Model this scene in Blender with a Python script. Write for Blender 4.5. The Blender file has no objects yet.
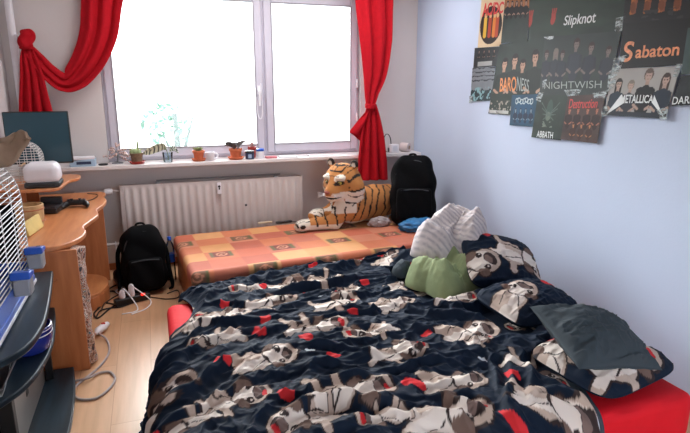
import bpy, math, random
import numpy as np
from mathutils import Vector, Matrix

random.seed(7)
RNG = np.random.default_rng(7)
SC = bpy.context.scene
COL = SC.collection

# ------------------------------------------------------------------ camera
F = 550.0
PITCH = math.atan(131 / F)
YAW = math.radians(19.5)
CAMZ = 1.6
cd = bpy.data.cameras.new('camera')
cd.sensor_width = 36.0
cd.lens = F / 690 * 36
cam = bpy.data.objects.new('camera', cd)
COL.objects.link(cam)
cam.location = (0, 0, CAMZ)
cam.rotation_euler = (math.pi / 2 - PITCH, 0, -YAW)
SC.camera = cam

# ------------------------------------------------------------------ world, sun, exposure
w = bpy.data.worlds.new('world')
SC.world = w
w.use_nodes = True
bg = w.node_tree.nodes['Background']
bg.inputs[0].default_value = (0.93, 0.97, 1.0, 1)
bg.inputs[1].default_value = 1.0
_nt = w.node_tree
_tc = _nt.nodes.new('ShaderNodeTexCoord'); _sx = _nt.nodes.new('ShaderNodeSeparateXYZ'); _rp = _nt.nodes.new('ShaderNodeValToRGB')
_mr = _nt.nodes.new('ShaderNodeMapRange'); _mr.inputs['From Min'].default_value = -1; _mr.inputs['From Max'].default_value = 1
_nt.links.new(_tc.outputs['Generated'], _sx.inputs[0]); _nt.links.new(_sx.outputs['Z'], _mr.inputs['Value']); _nt.links.new(_mr.outputs[0], _rp.inputs['Fac'])
_e = _rp.color_ramp.elements
_e[0].position = .40; _e[0].color = (.62, .64, .62, 1)
_e[1].position = .95; _e[1].color = (2.5, 2.75, 3.1, 1)
for _p, _c in ((.47, (1.25, 1.3, 1.32, 1)), (.60, (1.7, 1.8, 1.95, 1))):
    _q = _e.new(_p); _q.color = _c
_nt.links.new(_rp.outputs['Color'], bg.inputs[0])
sd = bpy.data.lights.new('sky_sun', 'SUN')
sd.energy = 9.0
sd.angle = math.radians(75)
sd.color = (1.0, 0.98, 0.96)
sun = bpy.data.objects.new('sky_sun', sd)
COL.objects.link(sun)
sun.rotation_euler = Vector((0.45, -1.0, -0.92)).to_track_quat('-Z', 'Y').to_euler()
ld = bpy.data.lights.new('fill_area', 'AREA'); ld.shape = 'RECTANGLE'; ld.size = 2.2; ld.size_y = .5; ld.energy = 12; ld.color = (1.0, 0.985, 0.97)  # added fill lamp without a fitting, brightens the couch and right wall
lo_ = bpy.data.objects.new('fill_area', ld); COL.objects.link(lo_); lo_.location = (1.0, 4.25, 2.59)
SC.view_settings.view_transform = 'Standard'
SC.view_settings.look = 'None'
SC.view_settings.gamma = 1
SC.view_settings.use_curve_mapping = False
SC.view_settings.exposure = 1.8

# ------------------------------------------------------------------ helpers
_f0 = np.array([math.sin(YAW), math.cos(YAW), 0.0])
_rt = np.array([math.cos(YAW), -math.sin(YAW), 0.0])
_u0 = np.array([0, 0, 1.0])
_fw = _f0 * math.cos(PITCH) - _u0 * math.sin(PITCH)
_up = _u0 * math.cos(PITCH) + _f0 * math.sin(PITCH)
_C = np.array([0, 0, CAMZ])


def at(x, y, axis, val):
    """the point of a plane of the room (axis 0 X, 1 Y, 2 Z = val) that is measured at x, y"""
    r = _fw + _rt * (x - 345) / F - _up * (y - 216.5) / F
    return _C + r * ((val - _C[axis]) / r[axis])


def lin(c):
    c = c / 255.0
    return c / 12.92 if c <= 0.04045 else ((c + 0.055) / 1.055) ** 2.4


def rgb(*c):
    return tuple(lin(v) for v in c)


def mat(name, col, rough=0.6, metal=0.0, var=0.08, scale=14.0, bump=0.0, bscale=60.0, sheen=0.0, emit=None, trans=0.0, spec=0.5):
    m = bpy.data.materials.new(name)
    m.use_nodes = True
    nt = m.node_tree
    b = nt.nodes['Principled BSDF']
    b.inputs['Roughness'].default_value = rough
    b.inputs['Metallic'].default_value = metal
    b.inputs['Specular IOR Level'].default_value = spec
    if sheen:
        b.inputs['Sheen Weight'].default_value = sheen
    if trans:
        b.inputs['Transmission Weight'].default_value = trans
    if emit:
        b.inputs['Emission Color'].default_value = (*emit[0], 1)
        b.inputs['Emission Strength'].default_value = emit[1]
    tc = nt.nodes.new('ShaderNodeTexCoord')
    if col == 'attr':
        a = nt.nodes.new('ShaderNodeAttribute')
        a.attribute_name = 'Col'
        nt.links.new(a.outputs['Color'], b.inputs['Base Color'])
    else:
        n = nt.nodes.new('ShaderNodeTexNoise')
        n.inputs['Scale'].default_value = scale
        n.inputs['Detail'].default_value = 5
        nt.links.new(tc.outputs['Object'], n.inputs['Vector'])
        r = nt.nodes.new('ShaderNodeValToRGB')
        r.color_ramp.elements[0].position = 0.3
        r.color_ramp.elements[1].position = 0.7
        r.color_ramp.elements[0].color = (*[c * (1 - var) for c in col], 1)
        r.color_ramp.elements[1].color = (*[min(1, c * (1 + var)) for c in col], 1)
        nt.links.new(n.outputs['Fac'], r.inputs['Fac'])
        nt.links.new(r.outputs['Color'], b.inputs['Base Color'])
    if bump:
        n2 = nt.nodes.new('ShaderNodeTexNoise')
        n2.inputs['Scale'].default_value = bscale
        n2.inputs['Detail'].default_value = 6
        nt.links.new(tc.outputs['Object'], n2.inputs['Vector'])
        bp = nt.nodes.new('ShaderNodeBump')
        bp.inputs['Strength'].default_value = bump
        bp.inputs['Distance'].default_value = 0.01
        nt.links.new(n2.outputs['Fac'], bp.inputs['Height'])
        nt.links.new(bp.outputs['Normal'], b.inputs['Normal'])
    return m


def wood(name, c1, c2, rough=0.45, axis='X', scale=6.0):
    m = mat(name, c1, rough)
    nt = m.node_tree
    b = nt.nodes['Principled BSDF']
    tc = nt.nodes.new('ShaderNodeTexCoord')
    mp = nt.nodes.new('ShaderNodeMapping')
    s = {'X': (0.12, 1, 1), 'Y': (1, 0.12, 1), 'Z': (1, 1, 0.12)}[axis]
    mp.inputs['Scale'].default_value = s
    nz = nt.nodes.new('ShaderNodeTexNoise')
    nz.inputs['Scale'].default_value = scale * 4
    nz.inputs['Detail'].default_value = 8
    rp = nt.nodes.new('ShaderNodeValToRGB')
    rp.color_ramp.elements[0].position = 0.35
    rp.color_ramp.elements[1].position = 0.68
    rp.color_ramp.elements[0].color = (*c1, 1)
    rp.color_ramp.elements[1].color = (*c2, 1)
    nt.links.new(tc.outputs['Object'], mp.inputs['Vector'])
    nt.links.new(mp.outputs['Vector'], nz.inputs['Vector'])
    nt.links.new(nz.outputs['Fac'], rp.inputs['Fac'])
    nt.links.new(rp.outputs['Color'], b.inputs['Base Color'])
    return m


WL = {}


def tag(o, label=None, cat=None, group=None, kind=None):
    if label: o['label'] = label
    if cat: o['category'] = cat
    if group: o['group'] = group
    if kind: o['kind'] = kind
    return o


def thing(name, label, cat, loc, group=None):
    o = bpy.data.objects.new(name, None)
    COL.objects.link(o)
    o.empty_display_size = 0.05
    o.location = loc
    WL[o.name] = np.array(loc, float)
    return tag(o, label, cat, group)


def rotm(rx=0, ry=0, rz=0):
    return np.array(Matrix.Rotation(rz, 3, 'Z') @ Matrix.Rotation(ry, 3, 'Y') @ Matrix.Rotation(rx, 3, 'X'))


class MB:
    def __init__(s):
        s.v = []; s.f = []; s.mi = []; s.n = 0; s.cur = 0

    def add(s, V, Fc):
        V = np.asarray(V, float).reshape(-1, 3)
        s.v.append(V)
        k = s.n
        for f in Fc:
            s.f.append([int(i) + k for i in f]); s.mi.append(s.cur)
        s.n += len(V)
        return s

    def box(s, c, d, R=None):
        hx, hy, hz = [q / 2 for q in d]
        V = np.array([[x, y, z] for x in (-hx, hx) for y in (-hy, hy) for z in (-hz, hz)])
        if R is not None: V = V @ np.asarray(R).T
        return s.add(V + np.array(c), [(0, 1, 3, 2), (4, 6, 7, 5), (0, 4, 5, 1), (2, 3, 7, 6), (0, 2, 6, 4), (1, 5, 7, 3)])

    def bx(s, x0, x1, y0, y1, z0, z1):
        return s.box(((x0 + x1) / 2, (y0 + y1) / 2, (z0 + z1) / 2), (x1 - x0, y1 - y0, z1 - z0))

    def tube(s, pts, r, n=8, closed=False):
        P = np.asarray(pts, float)
        m = len(P)
        rr = np.full(m, r) if np.isscalar(r) else np.asarray(r, float)
        T = np.gradient(P, axis=0)
        if closed: T = np.roll(P, -1, 0) - np.roll(P, 1, 0)
        T /= np.linalg.norm(T, axis=1)[:, None] + 1e-12
        a = np.array([0, 0, 1.0]) if abs(T[0][2]) < 0.9 else np.array([1.0, 0, 0])
        V = []
        nrm = np.cross(T[0], a); nrm /= np.linalg.norm(nrm)
        for i in range(m):
            nrm = nrm - T[i] * (nrm @ T[i]); nrm /= np.linalg.norm(nrm) + 1e-12
            bn = np.cross(T[i], nrm)
            for k in range(n):
                th = 2 * math.pi * k / n
                V.append(P[i] + rr[i] * (math.cos(th) * nrm + math.sin(th) * bn))
        Fc = []
        for i in range(m if closed else m - 1):
            for k in range(n):
                a0 = i * n + k; a1 = i * n + (k + 1) % n
                b0 = ((i + 1) % m) * n + k; b1 = ((i + 1) % m) * n + (k + 1) % n
                Fc.append((a0, a1, b1, b0))
        if not closed:
            Fc.append(tuple(range(n))[::-1]); Fc.append(tuple((m - 1) * n + k for k in range(n)))
        return s.add(V, Fc)

    def lathe(s, c, prof, n=24, sx=1.0, sy=1.0, R=None):
        V = []; Fc = []
        for (r, z) in prof:
            for k in range(n):
                th = 2 * math.pi * k / n
                V.append((r * sx * math.cos(th), r * sy * math.sin(th), z))
        m = len(prof)
        for i in range(m - 1):
            for k in range(n):
                Fc.append((i * n + k, i * n + (k + 1) % n, (i + 1) * n + (k + 1) % n, (i + 1) * n + k))
        Fc.append(tuple(range(n))[::-1]); Fc.append(tuple((m - 1) * n + k for k in range(n)))
        V = np.array(V)
        if R is not None: V = V @ np.asarray(R).T
        return s.add(V + np.array(c), Fc)

    def ell(s, c, r, nu=18, nv=12, R=None):
        prof = [(math.cos(a), math.sin(a)) for a in np.linspace(-math.pi / 2 + 0.02, math.pi / 2 - 0.02, nv)]
        V = []
        for (q, z) in prof:
            for k in range(nu):
                th = 2 * math.pi * k / nu
                V.append((q * math.cos(th) * r[0], q * math.sin(th) * r[1], z * r[2]))
        V = np.array(V)
        if R is not None: V = V @ np.asarray(R).T
        Fc = []
        for i in range(nv - 1):
            for k in range(nu):
                Fc.append((i * nu + k, i * nu + (k + 1) % nu, (i + 1) * nu + (k + 1) % nu, (i + 1) * nu + k))
        Fc.append(tuple(range(nu))[::-1]); Fc.append(tuple((nv - 1) * nu + k for k in range(nu)))
        return s.add(V + np.array(c), Fc)

    def prism(s, poly, a0, a1, axis=2):
        """polygon in the two other axes extruded along axis"""
        n = len(poly)
        o = [i for i in range(3) if i != axis]
        V = np.zeros((2 * n, 3))
        for j, a in enumerate((a0, a1)):
            V[j * n:(j + 1) * n, o[0]] = [p[0] for p in poly]
            V[j * n:(j + 1) * n, o[1]] = [p[1] for p in poly]
            V[j * n:(j + 1) * n, axis] = a
        Fc = [tuple(range(n))[::-1], tuple(range(n, 2 * n))]
        for k in range(n):
            k2 = (k + 1) % n
            Fc.append((k, k2, n + k2, n + k))
        return s.add(V, Fc)

    def slab(s, quad, n, th):
        """flat polygon of 3-D points given thickness th along n"""
        Q = np.asarray(quad, float); m = len(Q)
        V = np.vstack([Q, Q + np.asarray(n, float) * th])
        Fc = [tuple(range(m))[::-1], tuple(range(m, 2 * m))] + [(k, (k + 1) % m, m + (k + 1) % m, m + k) for k in range(m)]
        return s.add(V, Fc)

    def grid(s, P, wrap=False):
        P = np.asarray(P, float); a, b = P.shape[:2]
        I = np.arange(a * b).reshape(a, b)
        q = np.stack([I[:-1, :-1], I[1:, :-1], I[1:, 1:], I[:-1, 1:]], -1).reshape(-1, 4).tolist()
        if wrap:
            q += np.stack([I[:-1, -1], I[1:, -1], I[1:, 0], I[:-1, 0]], -1).tolist()
        return s.add(P.reshape(-1, 3), q)

    def rbox(s, c, d, r, n=10, R=None, fn=None):
        """closed box with rounded edges on a fine grid, optional deformation of its local points"""
        d = np.array(d, float) / 2
        Vs = []; Fs = []; k = 0
        t = np.linspace(-1, 1, n)
        t = np.sign(t) * np.abs(t) ** 0.8
        for ax in range(3):
            for sg in (-1, 1):
                A, B = np.meshgrid(t, t, indexing='ij')
                P = np.zeros((n, n, 3))
                o = [i for i in range(3) if i != ax]
                P[..., ax] = sg * d[ax]; P[..., o[0]] = A * d[o[0]]; P[..., o[1]] = B * d[o[1]]
                inn = np.clip(P, -(d - r), d - r)
                dv = P - inn
                L = np.linalg.norm(dv, axis=-1, keepdims=True)
                P = inn + dv / np.maximum(L, 1e-9) * r
                I = np.arange(n * n).reshape(n, n) + k
                q = np.stack([I[:-1, :-1], I[1:, :-1], I[1:, 1:], I[:-1, 1:]], -1).reshape(-1, 4)
                if (sg > 0) == (ax == 1): q = q[:, ::-1]
                Fs += q.tolist(); Vs.append(P.reshape(-1, 3)); k += n * n
        V = np.vstack(Vs)
        key = np.round(V * 1e5).astype(np.int64)
        _, first, inv = np.unique(key, axis=0, return_index=True, return_inverse=True)
        inv = inv.reshape(-1)
        V = V[first]; Fs = [[inv[i] for i in f] for f in Fs]
        if fn is not None: V = fn(V)
        if R is not None: V = V @ np.asarray(R).T
        return s.add(V + np.array(c), Fs)

    def build(s, name, m, parent=None, smooth=True, bevel=0.0, col=None, solid=0.0, sub=0, label=None, cat=None, group=None, kind=None, angle=40):
        V = np.vstack(s.v)
        if parent is not None:
            base = WL[parent.name]
        else:
            mn = V.min(0); mx = V.max(0)
            base = np.array([(mn[0] + mx[0]) / 2, (mn[1] + mx[1]) / 2, mn[2]])
        me = bpy.data.meshes.new(name)
        me.from_pydata((V - base).tolist(), [], s.f)
        for q in (m if isinstance(m, (list, tuple)) else [m]):
            me.materials.append(q)
        if len(me.materials) > 1:
            me.polygons.foreach_set('material_index', s.mi)
        if smooth:
            me.polygons.foreach_set('use_smooth', [True] * len(me.polygons))
            if angle < 180:
                me.set_sharp_from_angle(angle=math.radians(angle))
        if col is not None:
            ca = me.color_attributes.new('Col', 'FLOAT_COLOR', 'POINT')
            c4 = np.ones((len(V), 4), np.float32); c4[:, :3] = np.asarray(col).reshape(-1, 3)
            ca.data.foreach_set('color', c4.ravel())
        me.update()
        o = bpy.data.objects.new(name, me)
        COL.objects.link(o)
        if parent is not None:
            o.parent = parent
            WL[o.name] = base
        else:
            o.location = base
            WL[o.name] = base
        if parent is not None and False: pass
        if bevel:
            b = o.modifiers.new('bevel', 'BEVEL'); b.width = bevel; b.segments = 2; b.limit_method = 'ANGLE'; b.angle_limit = math.radians(40)
        if solid:
            sm = o.modifiers.new('solid', 'SOLIDIFY'); sm.thickness = solid; sm.offset = -1
        if sub:
            q = o.modifiers.new('sub', 'SUBSURF'); q.levels = sub; q.render_levels = sub
        return tag(o, label, cat, group, kind)


def smoothpath(pts, n=60):
    """Catmull-Rom through the points"""
    P = np.asarray(pts, float)
    P = np.vstack([2 * P[0] - P[1], P, 2 * P[-1] - P[-2]])
    m = len(P) - 3
    out = []
    for t in np.linspace(0, m - 1e-6, n):
        i = int(t); u = t - i
        p0, p1, p2, p3 = P[i:i + 4]
        out.append(0.5 * (2 * p1 + (p2 - p0) * u + (2 * p0 - 5 * p1 + 4 * p2 - p3) * u * u + (3 * p1 - p0 - 3 * p2 + p3) * u ** 3))
    return np.array(out)


def noise2(x, y, seed=0):
    r = np.random.default_rng(seed).random((64, 64))
    xi = np.floor(x).astype(int); yi = np.floor(y).astype(int)
    fx = x - xi; fy = y - yi
    fx = fx * fx * (3 - 2 * fx); fy = fy * fy * (3 - 2 * fy)
    g = lambda i, j: r[i % 64, j % 64]
    return (g(xi, yi) * (1 - fx) + g(xi + 1, yi) * fx) * (1 - fy) + (g(xi, yi + 1) * (1 - fx) + g(xi + 1, yi + 1) * fx) * fy


def fbm(x, y, seed=0, o=3):
    s = 0; a = 1; t = 0
    for k in range(o):
        s = s + a * noise2(x * 2 ** k + 3.7 * k, y * 2 ** k + 1.3 * k, seed + k); t += a; a *= 0.5
    return s / t


def ridge(x, y, seed=0, p=2.2):
    return (1 - np.abs(2 * fbm(x, y, seed, 2) - 1)) ** p


def cap(px, py, ax, ay, bx, by, r):
    vx, vy = bx - ax, by - ay
    t = np.clip(((px - ax) * vx + (py - ay) * vy) / (vx * vx + vy * vy + 1e-12), 0, 1)
    return np.hypot(px - ax - t * vx, py - ay - t * vy) - r


def el(px, py, cx, cy, rx, ry, a=0.0):
    c, s_ = math.cos(a), math.sin(a)
    x = (px - cx) * c + (py - cy) * s_; y = -(px - cx) * s_ + (py - cy) * c
    return (np.hypot(x / rx, y / ry) - 1) * min(rx, ry)


# ---- print of the bed linen: a seated, a lying and a rolling pug, hearts
NAVY = np.array(rgb(18, 31, 49)); TAN = np.array(rgb(186, 168, 156)); CREAM = np.array(rgb(222, 212, 204))
DARK = np.array(rgb(52, 42, 42)); RED = np.array(rgb(205, 48, 54)); PALE = np.array(rgb(205, 214, 222)); GREYB = np.array(rgb(62, 74, 84))


def pug(C, x, y, cx, cy, size, ang, kind=0, flip=1):
    c, s_ = math.cos(ang), math.sin(ang)
    a = ((x - cx) * c + (y - cy) * s_) / size * flip
    b = (-(x - cx) * s_ + (y - cy) * c) / size
    near = (np.abs(a) < 1.1) & (np.abs(b) < 1.0)
    if not near.any(): return
    A = a[near]; B = b[near]; K = C[near]
    if kind == 0:      # lying on its side
        body = np.minimum.reduce([el(A, B, -.36, -.06, .48, .38), cap(A, B, -.6, -.2, -.9, -.34, .12), cap(A, B, -.3, -.3, -.2, -.62, .11), cap(A, B, -.7, .1, -.86, .34, .09)])
        hx, hy, hr = .40, .10, .50
    elif kind == 1:    # sitting
        body = np.minimum.reduce([el(A, B, -.35, 0, .48, .44), cap(A, B, -.68, -.26, -.86, -.34, .15), cap(A, B, -.68, .26, -.86, .34, .15), cap(A, B, -.2, -.14, -.85, -.08, .10), cap(A, B, -.2, .14, -.85, .12, .10)])
        hx, hy, hr = .40, .0, .52
    else:              # rolling on its back
        body = np.minimum.reduce([el(A, B, -.35, -.05, .5, .36), cap(A, B, -.5, .15, -.78, .56, .11), cap(A, B, -.15, .2, -.16, .66, .10), cap(A, B, -.6, -.15, -.95, -.30, .11)])
        hx, hy, hr = .42, -.12, .48
    head = el(A, B, hx, hy, hr, hr * .86)
    earl = el(A, B, hx - .26, hy + hr * .74, .20, .13, .7); earr = el(A, B, hx - .26, hy - hr * .74, .20, .13, -.7)
    u = np.minimum.reduce([body, head, earl, earr])
    K[u < 0] = TAN
    K[((el(A, B, -.3, -.16, .42, .17) < 0) | (el(A, B, -.75, -.2, .2, .3) < 0)) & (u < 0)] = CREAM
    K[(el(A, B, hx - .08, hy + .05, hr * .75, hr * .66) < 0)] = CREAM
    for ln in (cap(A, B, -.62, .16, -.18, .24, .014), cap(A, B, -.5, -.3, -.12, -.1, .016)):
        K[(ln < 0) & (body < 0)] = DARK
    K[(np.abs(head) < .02) & (u < 0.02)] = DARK
    K[(earl < 0) | (earr < 0)] = np.array(rgb(112, 92, 84))
    K[el(A, B, hx + .17, hy, .18, .26) < 0] = DARK * 1.3
    K[el(A, B, hx + .10, hy, .10, .17) < 0] = np.array(rgb(120, 102, 98))
    if kind != 1:
        K[el(A, B, hx + .28, hy - .03, .07, .18) < 0] = RED * .9
    for sy in (-1, 1):
        ex, ey = hx - .08, hy + sy * .26
        e = np.hypot(A - ex, B - ey)
        K[e < .10] = DARK; K[np.hypot(A - ex - .02, B - ey - .02) < .03] = CREAM
    K[np.abs(u) < .018] = DARK
    C[near] = K


def heart(C, x, y, cx, cy, size, ang, col=RED):
    c, s_ = math.cos(ang), math.sin(ang)
    a = ((x - cx) * c + (y - cy) * s_) / size; b = (-(x - cx) * s_ + (y - cy) * c) / size
    q = (a * a + b * b - .55) ** 3 - a * a * b * b * b * 1.4
    C[q < 0] = col


def surfnet(fn, lo, hi, h):
    lo = np.array(lo, float); hi = np.array(hi, float)
    n = np.ceil((hi - lo) / h).astype(int) + 1
    G = np.stack(np.meshgrid(*[lo[i] + h * np.arange(n[i]) for i in range(3)], indexing='ij'), -1)
    V = fn(G)
    cs = tuple(n - 1)
    acc = np.zeros(cs + (3,)); cnt = np.zeros(cs)
    sl = lambda o: V[o[0]:o[0] + cs[0], o[1]:o[1] + cs[1], o[2]:o[2] + cs[2]]
    cor = [(i, j, k) for i in (0, 1) for j in (0, 1) for k in (0, 1)]
    for a in cor:
        for d in range(3):
            if a[d] == 0:
                b = list(a); b[d] = 1
                va, vb = sl(a), sl(b)
                m = (va < 0) != (vb < 0)
                t = np.where(m, va / np.where(m, va - vb, 1), 0)
                p = np.zeros(cs + (3,)); p[...] = a; p[..., d] = t
                acc += p * m[..., None]; cnt += m
    act = cnt > 0
    idx = -np.ones(cs, int); idx[act] = np.arange(act.sum())
    ci = np.argwhere(act)
    P = lo + h * (ci + acc[act] / cnt[act][:, None])
    Fc = []
    for d in range(3):
        o = [i for i in range(3) if i != d]
        if d == 1: o = o[::-1]
        s0 = [slice(None)] * 3; s1 = [slice(None)] * 3
        s0[d] = slice(0, -1); s1[d] = slice(1, None)
        m = (V[tuple(s0)] < 0) != (V[tuple(s1)] < 0)
        sg = V[tuple(s0)] < 0
        e = np.argwhere(m)
        ok = (e[:, o[0]] > 0) & (e[:, o[1]] > 0) & (e[:, o[0]] < cs[o[0]]) & (e[:, o[1]] < cs[o[1]]) & (e[:, d] < cs[d])
        e = e[ok]
        def cell(da, db):
            q = e.copy(); q[:, o[0]] += da; q[:, o[1]] += db
            return idx[q[:, 0], q[:, 1], q[:, 2]]
        q = np.stack([cell(-1, -1), cell(0, -1), cell(0, 0), cell(-1, 0)], -1)
        s_ = sg[e[:, 0], e[:, 1], e[:, 2]]
        q[~s_] = q[~s_][:, ::-1]
        Fc += q.tolist()
    return P, Fc


# ------------------------------------------------------------------ materials
M = {}
M['wall_r'] = mat('paint_pale_blue', rgb(190, 204, 228), 0.75, var=0.015, scale=2, bump=0.08, bscale=90)
M['wall_b'] = mat('paint_warm_white', rgb(212, 206, 206), 0.8, var=0.02, scale=2, bump=0.08, bscale=90)
M['frame'] = mat('window_plastic', rgb(196, 192, 206), 0.35, var=0.02)
M['white'] = mat('white_plastic', rgb(232, 230, 236), 0.35, var=0.02)
M['sill'] = mat('sill_white', rgb(224, 218, 218), 0.4, var=0.04, scale=9)
M['radi'] = mat('radiator_enamel', rgb(200, 190, 187), 0.4, var=0.02)
M['red_cloth'] = mat('red_cloth', rgb(172, 20, 33), 0.85, var=0.08, scale=30, bump=0.15, bscale=300, spec=0.12)
M['red_sheet'] = mat('red_sheet', rgb(216, 24, 38), 0.7, var=0.05, scale=8, bump=0.12, bscale=30, spec=0.2)
M['black_fab'] = mat('black_fabric', rgb(9, 10, 13), 0.85, var=0.2, scale=40, bump=0.3, bscale=200, spec=0.12)
M['black_pl'] = mat('black_plastic', rgb(20, 21, 24), 0.4, var=0.1)
M['dgrey_pl'] = mat('dark_grey_plastic', rgb(52, 54, 58), 0.45, var=0.1)
M['desk'] = wood('desk_wood', rgb(190, 118, 72), rgb(212, 142, 92), 0.35, 'Y')
M['desk_v'] = wood('desk_wood_upright', rgb(182, 108, 64), rgb(204, 130, 82), 0.4, 'Z')
M['couchbase'] = wood('couch_base_wood', rgb(170, 100, 58), rgb(192, 120, 74), 0.5, 'X')
M['tvdark'] = wood('dark_blue_lacquer', rgb(16, 28, 38), rgb(36, 54, 66), 0.42, 'Y', 5)
M['tvdark'].node_tree.nodes['Principled BSDF'].inputs['Specular IOR Level'].default_value = 0.25
M['silver'] = mat('silver_panel', rgb(176, 170, 164), 0.28, 0.6, var=0.04)
M['wire'] = mat('white_wire', rgb(226, 226, 226), 0.35, var=0.02)
M['blue_pl'] = mat('blue_plastic', rgb(40, 92, 196), 0.35, var=0.04)
M['clear_grey'] = mat('grey_translucent', rgb(176, 180, 186), 0.3, var=0.04, trans=0.25)
M['terra'] = mat('terracotta', rgb(204, 112, 74), 0.75, var=0.1, scale=30)
M['terra_red'] = mat('red_glazed_clay', rgb(170, 48, 40), 0.45, var=0.15)
M['leaf'] = mat('leaf_green', rgb(96, 116, 70), 0.55, var=0.25, scale=40)
M['leaf_pale'] = mat('leaf_pale', rgb(150, 168, 120), 0.6, var=0.2, scale=40)
M['soil'] = mat('soil', rgb(60, 46, 36), 0.95, var=0.3, scale=80)
M['screen'] = mat('monitor_screen', rgb(44, 78, 92), 0.22, var=0.05, scale=3)
M['navy_jar'] = mat('navy_jar', rgb(44, 60, 92), 0.3, var=0.1)
M['glass'] = None
M['olive'] = mat('olive_cloth', rgb(132, 146, 106), 0.85, var=0.08, scale=20, bump=0.2, bscale=250)
M['slate'] = mat('slate_cotton', rgb(48, 60, 68), 0.85, var=0.05, scale=10, bump=0.15, bscale=250)
M['attr_cloth'] = mat('printed_cotton', 'attr', 0.72, bump=0.1, bscale=350, spec=0.12)
M['attr_plush'] = mat('plush_pile', 'attr', 0.95, bump=0.5, bscale=180)
M['attr_print'] = mat('printed_paper', 'attr', 0.5, spec=0.22)
M['attr_couch'] = mat('patchwork_cloth', 'attr', 0.8, bump=0.2, bscale=220)
M['tape'] = None
M['paper_w'] = mat('white_paper', rgb(226, 228, 230), 0.7, var=0.03)
M['orange_ink'] = mat('orange_ink', rgb(214, 128, 52), 0.5, var=0.15)
M['grey_ink'] = mat('grey_ink', rgb(150, 160, 156), 0.5, var=0.05)
M['white_ink'] = mat('white_ink', rgb(214, 220, 222), 0.5, var=0.05)
M['red_ink'] = mat('red_ink', rgb(196, 44, 44), 0.5, var=0.1)
M['copper_ink'] = mat('copper_ink', rgb(214, 128, 76), 0.45, var=0.3, scale=50)
M['beige'] = mat('beige_fleece', rgb(166, 142, 122), 0.95, var=0.1, scale=20, bump=0.3, bscale=150)
M['yellow'] = mat('pale_yellow_card', rgb(224, 198, 122), 0.6, var=0.08)
M['lwood'] = wood('pale_wood', rgb(188, 150, 104), rgb(214, 180, 134), 0.6, 'Z')
M['blue_bag'] = mat('blue_bag', rgb(58, 128, 184), 0.35, var=0.2, scale=25)
M['pink_grey'] = mat('pink_grey_cloth', rgb(176, 166, 166), 0.8, var=0.15, scale=25)
M['cobalt'] = mat('cobalt_enamel', rgb(34, 48, 130), 0.25, var=0.1)
M['foil'] = mat('silver_foil', rgb(190, 196, 200), 0.25, 0.5, var=0.1, scale=40)
M['led'] = mat('red_lamp', rgb(255, 60, 40), 0.4, emit=(rgb(255, 40, 30), 0.5))
M['grey_metal'] = mat('grey_metal', rgb(150, 152, 156), 0.3, 0.8, var=0.05)


def glassmat(name, tint=(1, 1, 1), rough=0.0):
    m = bpy.data.materials.new(name); m.use_nodes = True
    nt = m.node_tree
    out = nt.nodes['Material Output']
    tr = nt.nodes.new('ShaderNodeBsdfTransparent'); tr.inputs[0].default_value = (*tint, 1)
    gl = nt.nodes.new('ShaderNodeBsdfGlossy'); gl.inputs['Roughness'].default_value = max(rough, 0.02)
    fr = nt.nodes.new('ShaderNodeFresnel'); fr.inputs[0].default_value = 1.45
    mx = nt.nodes.new('ShaderNodeMixShader')
    nt.links.new(fr.outputs[0], mx.inputs[0]); nt.links.new(tr.outputs[0], mx.inputs[1]); nt.links.new(gl.outputs[0], mx.inputs[2])
    nt.links.new(mx.outputs[0], out.inputs['Surface'])
    return m


M['glass'] = glassmat('window_glass', (0.97, 0.99, 0.99))
def tapemat():
    m = mat('clear_tape', rgb(176, 188, 190), 0.3, var=0.35, scale=90)
    nt = m.node_tree; bs = nt.nodes['Principled BSDF']; out = nt.nodes['Material Output']
    tr = nt.nodes.new('ShaderNodeBsdfTransparent'); mx = nt.nodes.new('ShaderNodeMixShader'); nz = nt.nodes.new('ShaderNodeTexNoise'); nz.inputs['Scale'].default_value = 40; nz.inputs['Detail'].default_value = 4
    rp = nt.nodes.new('ShaderNodeValToRGB'); rp.color_ramp.elements[0].position = .42; rp.color_ramp.elements[1].position = .62
    rp.color_ramp.elements[0].color = (.05, .05, .05, 1); rp.color_ramp.elements[1].color = (.8, .8, .8, 1)
    tc = nt.nodes.new('ShaderNodeTexCoord'); mp = nt.nodes.new('ShaderNodeMapping'); mp.inputs['Rotation'].default_value = (.6, 0, 0); mp.inputs['Scale'].default_value = (1, .5, 1.6)
    nt.links.new(tc.outputs['Object'], mp.inputs['Vector']); nt.links.new(mp.outputs['Vector'], nz.inputs['Vector']); nt.links.new(nz.outputs['Fac'], rp.inputs['Fac'])
    nt.links.new(rp.outputs['Color'], mx.inputs[0]); nt.links.new(tr.outputs[0], mx.inputs[1]); nt.links.new(bs.outputs[0], mx.inputs[2]); nt.links.new(mx.outputs[0], out.inputs['Surface'])
    return m


M['tape'] = tapemat()
M['clear'] = glassmat('clear_plastic', (0.86, 0.92, 0.95))


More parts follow.
